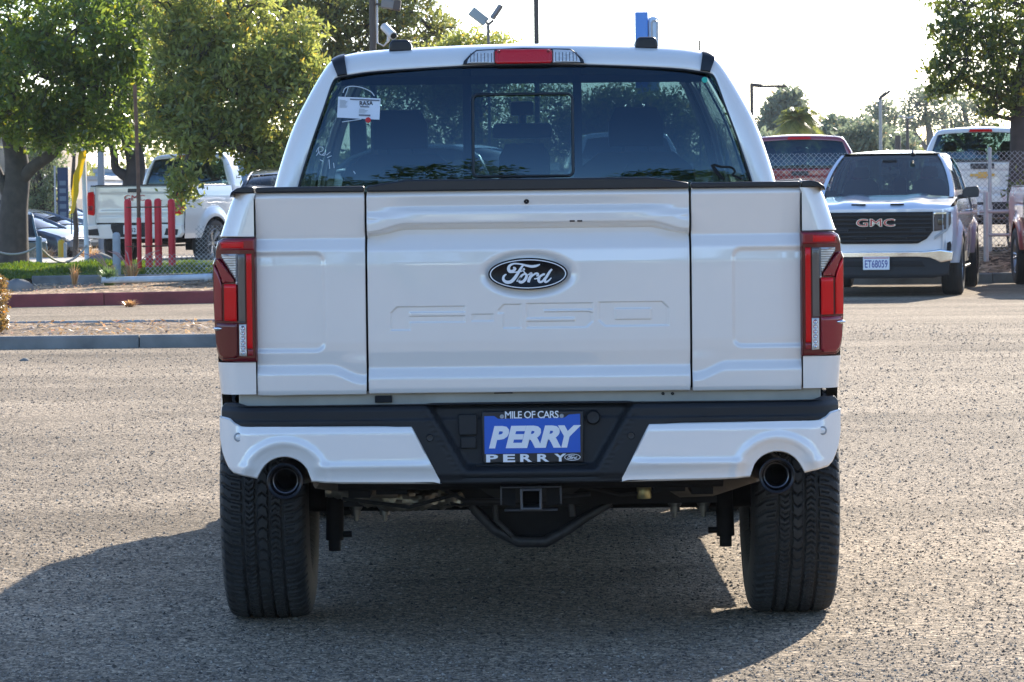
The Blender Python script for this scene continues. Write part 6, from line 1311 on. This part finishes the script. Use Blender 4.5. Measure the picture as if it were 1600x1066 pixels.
# ---- chain link fence
fz0 = .42
def chain(label, X0, X1, Y, z0, z1, pitch, posts, toprail=True, extra=None):
    root = thing('chain_link_fence', label, 'fence', (X0, Y, 0)); b = MB(); L = X1 - X0; h = z1 - z0; r = .0028
    def wire(x0, za, x1, zb, dy):
        d = Vector((x1 - x0, 0, zb - za)); n_ = max(1, int(d.length / .6)); sd = Vector((-d.z, 0, d.x)).normalized() * r; yv = Vector((0, r, 0)); A = Vector((x0, dy, za)); B = Vector((x1, dy, zb))
        V = [A - sd, A + yv, A + sd, B - sd, B + yv, B + sd]; b.add(V, [(0, 1, 4, 3), (1, 2, 5, 4), (2, 0, 3, 5)])
    k = -h
    while k < L:
        for s in (1, -1):
            xa, xb = (k, k + h) if s > 0 else (k + h, k); za, zb = z0, z1
            lo_, hi_ = max(0, min(xa, xb)), min(L, max(xa, xb))
            if hi_ > lo_:
                f = lambda x: z0 + (x - xa) / (xb - xa) * h
                wire(lo_, f(lo_), hi_, f(hi_), .004 * s)
        k += pitch
    o = b.build('wire_mesh', M_GALV, root); o['kind'] = 'stuff'
    for x in posts: MB().tube([(x - X0, 0, z0 - .1), (x - X0, 0, z1 + .03)], .030, 10).lathe([(z1 + .02, .034), (z1 + .05, .026), (z1 + .07, .001)], (x - X0, 0, 0), 'z', 10).build('fence_post', M_GALV, root, 60)
    if toprail: MB().tube([(0, 0, z1), (L, 0, z1)], .018, 8).build('top_rail', M_GALV, root, 60)
    return root
f1 = chain('chain link fence on the mulch bank, running behind the white truck that faces us', 1.0, 13.5, 54.6, .40, 2.0, .085, (1.0, 3.4, 7.5, 10.4, 13.4), False)
gx0, gz = W(1530, 331, 53.9); gx1, _ = W(1592, 331, 53.9)
gate = thing('gate_frame', 'low pale pipe gate frame in front of the fence, between white truck and right tree', 'gate', (gx0, 53.9, .3))
MB().tube([(0, 0, gz - .3), (gx1 - gx0 + .8, 0, gz - .3)], .030, 8).build('top_rail', M_GALV, gate, 60); MB().tube([(.1, 0, -.05), (.1, 0, gz - .3 + .30)], .042, 10).build('gate_post', M_GALV, gate, 60); MB().tube([(gx1 - gx0 - .06, .0, -.05), (gx1 - gx0 - .02, 0, gz - .3)], .045, 10).build('gate_post', M_GALV, gate, 60)
MB().tube([(0.1, 0, .40), (gx1 - gx0 + .8, 0, .40)], .025, 8).build('lower_rail', M_GALV, gate, 60)
# low shaded mesh section left of the nearest pickup
chain('low chain link section on the dirt bank, between the posts and the nearest pickup', W(228, 400, 50.0)[0], -2.5, 49.9, .20, .62, .07, (), False)
chain('taller chain link section before the heavy white pickup, partly behind the red tail lamp', W(306, 400, 52.3)[0], -3.4, 52.3, .33, 1.0, .07, (), False)
# ---- poles and lamps above the roof
def pole(x, Y, ytop, r, m, label, name='lamp_post', cat='lamp post', zb=0):
    X, _ = W(x, 40, Y); Zt = W(x, ytop, Y)[1]; root = thing(name, label, cat, (X, Y, zb)); MB().tube([(0, 0, 0), (0, 0, Zt - zb)], [r * 1.1, r], 12).build('pole', m, root, 60); return root, X, Zt
M_CAMW = mat('camera_white', (.62, .62, .62), .4)
p1, X1, Z1 = pole(583, 45, -60, .042, M_POLE, 'dark pole with a security camera and floodlight, left above the cab roof')
def lo(root, x, y, Y): X, Z = W(x, y, Y); return Vector((X - root.location.x, Y - root.location.y, Z - root.location.z))
def LL(root, x, y, Y, dy=0): v = lo(root, x, y, Y); v.y += dy; return v
MB().tube([LL(p1, 590, -20, 45), LL(p1, 590, 68, 45), LL(p1, 600, 73, 45, -.02), LL(p1, 607, 66, 45, -.05)], .012, 8).build('conduit', M_CAMW, p1, 60)
cm = MB(); A, B = LL(p1, 601, 43, 45, .05), LL(p1, 616, 58, 45, -.18); cm.tube([A, B], .055, 12).build('camera_body', M_CAMW, p1, 60)
dirv = (B - A).normalized(); MB().tube([B, B + dirv * .012], .040, 12).build('camera_lens', M_BLACK, p1, 60); MB().tube([LL(p1, 607, 66, 45, -.05), LL(p1, 608, 52, 45, -.05)], .018, 8).build('camera_bracket', M_CAMW, p1, 60)
fl = MB(); c = LL(p1, 611, 9, 45); fl.obox(c, (.24, .20, .11), Matrix.Rotation(R(8), 3, 'Y')).build('floodlight', mat('lamp_grey', (.20, .19, .18), .5), p1, bevel=.015); MB().obox(c + Vector((.085, -.02, -.01)), (.09, .19, .13), Matrix.Rotation(R(8), 3, 'Y')).build('floodlight_visor', M_POLE, p1, bevel=.01)
MB().tube([LL(p1, 588, 8, 45), c], .018, 6).build('floodlight_arm', M_POLE, p1, 60)
p2, X2, Z2 = pole(838, 60, -120, .042, M_POLE, 'plain dark pole rising above the middle of the cab roof', 'utility_pole', 'pole')
p3, X3, Z3 = pole(763, 72, 36, .030, mat('pole_grey', (.16, .15, .14), .6), 'short lamp post with two tilted floodlight panels above the roof')
MB().obox(LL(p3, 748, 27, 72), (.40, .25, .05), Matrix.Rotation(R(38), 3, 'Y') @ Matrix.Rotation(R(50), 3, 'X')).build('floodlight', mat('lamp_pale', (.36, .38, .34), .4), p3, bevel=.012)
MB().obox(LL(p3, 776, 20, 72), (.34, .22, .06), Matrix.Rotation(R(-55), 3, 'Y') @ Matrix.Rotation(R(20), 3, 'X')).build('floodlight', mat('lamp_brown', (.15, .12, .10), .5), p3, bevel=.012)
MB().tube([LL(p3, 758, 34, 72), LL(p3, 763, 40, 72), LL(p3, 771, 33, 72)], .03, 8).build('bracket', mat('lamp_brown', (.15, .12, .10), .5), p3, 60)
p4, X4, Z4 = pole(1172.5, 90, 131, .045, M_POLE, 'lamp post with long flat arm, right of the cab')
MB().tube([LL(p4, 1171, 133, 90), LL(p4, 1190, 135, 90)], .05, 8).build('arm', M_POLE, p4, 60); MB().obox(LL(p4, 1208, 135.5, 90), (.68, .25, .06)).build('lamp_head', M_POLE, p4, bevel=.02)
p5, X5, Z5 = pole(1373, 120, 156, .055, mat('pole_pale', (.34, .34, .33), .5), 'thin pale lamp post with angled head, right background')
MB().tube([LL(p5, 1373, 157, 120), LL(p5, 1376, 152, 120), LL(p5, 1384, 146, 120)], .06, 8).build('arm', M_POLE, p5, 60); MB().obox(LL(p5, 1385, 146, 120), (.24, .25, .08), Matrix.Rotation(R(-40), 3, 'Y')).build('lamp_head', M_POLE, p5, bevel=.02)
p6, X6, Z6 = pole(1415, 130, 186, .06, M_POLE, 'lamp post with two flat heads, far right background')
MB().obox(LL(p6, 1409, 183, 130), (.26, .3, .07), Matrix.Rotation(R(12), 3, 'Y')).build('lamp_head', M_GREY, p6, bevel=.02); MB().obox(LL(p6, 1422, 184, 130), (.26, .3, .07), Matrix.Rotation(R(-12), 3, 'Y')).build('lamp_head', M_GREY, p6, bevel=.02)
p7, X7, Z7 = pole(1092, 75, 64, .02, M_POLE, 'short thin rod showing above the right roof corner', 'utility_pole', 'pole')
p8, X8, Z8 = pole(1400, 118, 212, .10, M_POLE, 'stubby dark post beside the two headed lamp post', 'utility_pole', 'pole')
# tall dealership pylon
sg = thing('pylon_sign', 'tall blue and white pylon sign rising above the roof', 'sign', (W(1010, 50, 150)[0], 150, 0), R(-8)); zt = W(1010, 20, 150)[1]
k = 150 / F_PX
MB().box(-18 * k, 2 * k, -.15, .5, 0, zt).build('blue_panel', mat('sign_blue', (.02, .19, .60), .4), sg, bevel=.03)
MB().box(2.2 * k, 18 * k, -.1, .5, 0, zt - .2).build('white_panel', mat('sign_white', (.45, .60, .74), .4), sg, bevel=.15)
MB().tube([(x * k, -.14, zt - z * k) for x, z in ((8, 45), (8, 17), (10, 14), (15, 14), (17, 17), (17, 45))], .035, 6).build('sign_outline', M_GREY, sg, 60)
# ---- buildings at the far left
M_BRICK = mat('tan_stone', (.36, .29, .22), .9, noise=.25, nscale=1.5, bump=.8, bscale=6)
bd = thing('brick_building', 'tan stone building with shopfront windows behind the left tree trunk', 'building', (0, 118, -.5))
xl, xr = W(-160, 300, 118)[0], W(92, 300, 118)[0]; z_b = W(60, 312, 118)[1] + .5; z_t = W(60, 205, 118)[1] + .5
MB().box(xl, xr, 0, 8, z_b, z_t).build('wall', M_BRICK, bd)
cours = MB(); r_ = random.Random(3); me = None; z = z_b; row = 0
nst = 0
while z < z_t - .1:
    x = xl + (.0 if row % 2 else -.35)
    while x < xr:
        w_ = .70; x0 = max(x + .012, xl); x1 = min(x + w_ - .012, xr)
        if x1 - x0 > .12 and x1 > W(-6, 300, 118)[0] and nst < 290:
            MB().box(x0, x1, -.03 - r_.uniform(0, .02), .02, z + .012, z + .268).build('stone_block', M_BRICK, bd); nst += 1
        x += w_
    z += .28; row += 1
MB().box(xl, xr, .2, 8, 0, z_b).build('shop_wall', mat('shop_dark', (.05, .045, .06), .5), bd)
for i, x in enumerate(np.linspace(W(-10, 300, 118)[0], xr - .9, 6)):
    w_ = MB().box(x, x + .78, .10, .16, .3, z_b - .15).build('shop_window', mat('shop_poster_%d' % (i % 3), [(.20, .16, .34), (.34, .14, .20), (.12, .17, .15)][i % 3], .3, noise=.9, nscale=1.2), bd)
    MB().box(x - .06, x, .04, .2, .1, z_b).box(x, x + .78, .04, .2, z_b - .15, z_b).build('frame', M_INK, w_)
iv = thing('ivy_shrub', 'tall loose green shrub growing beside the tan building, left of the blue banner', 'shrub', (W(72, 330, 112)[0], 112, -.4))
C = blob_points([(0, 0, 1.2, .9, .8, 1.2, 200), (-.1, 0, 2.8, .7, .7, 1.2, 160), (-.5, 0, 4.0, .9, .6, 1.0, 110)], 9); b = MB()
for c in C[::3]: limb(b, (0, 0, 0), tuple(c), .02, .008, .08, 3, float(c[0]), 4)
b.build('stems', BK2, iv); leaves('foliage', C, np.full(len(C), .26), 22, .13, leafmat('shrub_leaf', (.07, .10, .05), (.16, .20, .10), .4), iv, 9)
bn = thing('banner_sign', 'dark blue vertical banner with pale lettering left of the yellow tape', 'sign', (W(99, 320, 108)[0], 108, -.4)); zt = W(99, 262, 108)[1] + .4
MB().box(-.16, .17, 0, .05, .0, zt).build('banner', mat('banner_blue', (.006, .025, .075), .6), bn, bevel=.01); MB().tube([(-.24, .02, 0), (-.24, .02, zt + .05)], .03, 8).build('pole', M_GREY, bn)
for i in range(5): MB().box(-.10, .10, -.006, 0, zt - .55 - i * .24, zt - .41 - i * .24).build('banner_lettering', mat('banner_pale', (.10, .15, .20), .6), bn)
M_WB = mat('pale_wall', (.55, .58, .62), .8, noise=.1, nscale=.5); M_WB2 = mat('blue_wall', (.30, .42, .56), .7, noise=.1, nscale=.5)
def block(label, x0, x1, yt, Y, z0, m, depth=10, wins=None, name='white_building'):
    X0, X1 = W(x0, 300, Y)[0], W(x1, 300, Y)[0]; Zt = W((x0 + x1) / 2, yt, Y)[1]; root = thing(name, label, 'building', ((X0 + X1) / 2, Y, z0)); hw = (X1 - X0) / 2; h = Zt - z0
    MB().box(-hw, hw, 0, depth, 0, h).build('wall', m, root); MB().box(-hw - .1, hw + .1, -.12, depth + .1, h, h + .18).build('parapet', M_GREY, root, bevel=.02)
    if wins:
        for i in range(wins):
            x = -hw + (i + .5) * 2 * hw / wins; w_ = MB().box(x - hw / wins * .6, x + hw / wins * .6, -.03, .04, h * .35, h * .72).build('window', mat('far_glass', (.06, .10, .13), .1), root); MB().box(x - hw / wins * .66, x + hw / wins * .66, -.06, -.01, h * .33, h * .35).build('sill', M_GREY, w_)
    return root
block('low white building in the far left gap, behind the yellow tape', 100, 158, 282, 150, -.6, M_WB, wins=4)
block('pale blue flat roofed shed behind the crooked tree trunk', 150, 232, 270, 160, -.6, M_WB2, wins=3)
block('long white building far behind the sedans on the left', -40, 330, 296, 175, -.6, M_WB, wins=12)
gp, _, _ = pole(156, 100, 236, .10, mat('pole_bluegrey', (.22, .25, .28), .6), 'grey post in the gap between the tape and the crooked trunk', 'utility_pole', 'pole', -.4)
tt = thing('young_tree', 'thin young tree trunk behind the yellow tape', 'tree', (W(116, 330, 80)[0], 80, -.3)); b = MB(); P = [(0, 0, 0), (.05, 0, 1.0), (-.02, 0, 2.0), (.06, 0, 3.2)]; b.tube(P, [.07, .06, .05, .03], 8)
b.build('trunk', BK1, tt, 60); C = blob_points([(.05, 0, 3.3, .9, .7, .55, 60)], 3); leaves('crown', C, np.full(len(C), .22), 22, .10, LF1, tt, 3)
# far-off band of trees closing the view
n = 2600; X = rng.uniform(-60, 60, n); Yv = rng.uniform(300, 318, n); hh = 5.2 + 1.2 * np.sin(X * .23) + .9 * np.sin(X * .61 + 2)
C = np.stack([X, Yv, rng.uniform(0, 1, n) ** .7 * hh], -1); fw = leaves('distant_wood', C, np.full(n, 1.0), 9, .75, LF3, None, 88); tag(fw, kind='stuff')

# ---- air: thin haze over the whole place
M_HAZE = bpy.data.materials.new('haze'); M_HAZE.use_nodes = True; t_ = M_HAZE.node_tree; t_.nodes.clear()
o_ = t_.nodes.new('ShaderNodeOutputMaterial'); v_ = t_.nodes.new('ShaderNodeVolumePrincipled'); v_.inputs['Density'].default_value = .00018; v_.inputs['Color'].default_value = (.90, .95, 1.0, 1); v_.inputs['Anisotropy'].default_value = 0.0
t_.links.new(v_.outputs[0], o_.inputs['Volume'])
hz_ = MB().box(-90, 90, -75, 330, -1.6, 17).build('haze', M_HAZE); hz_['kind'] = 'stuff'
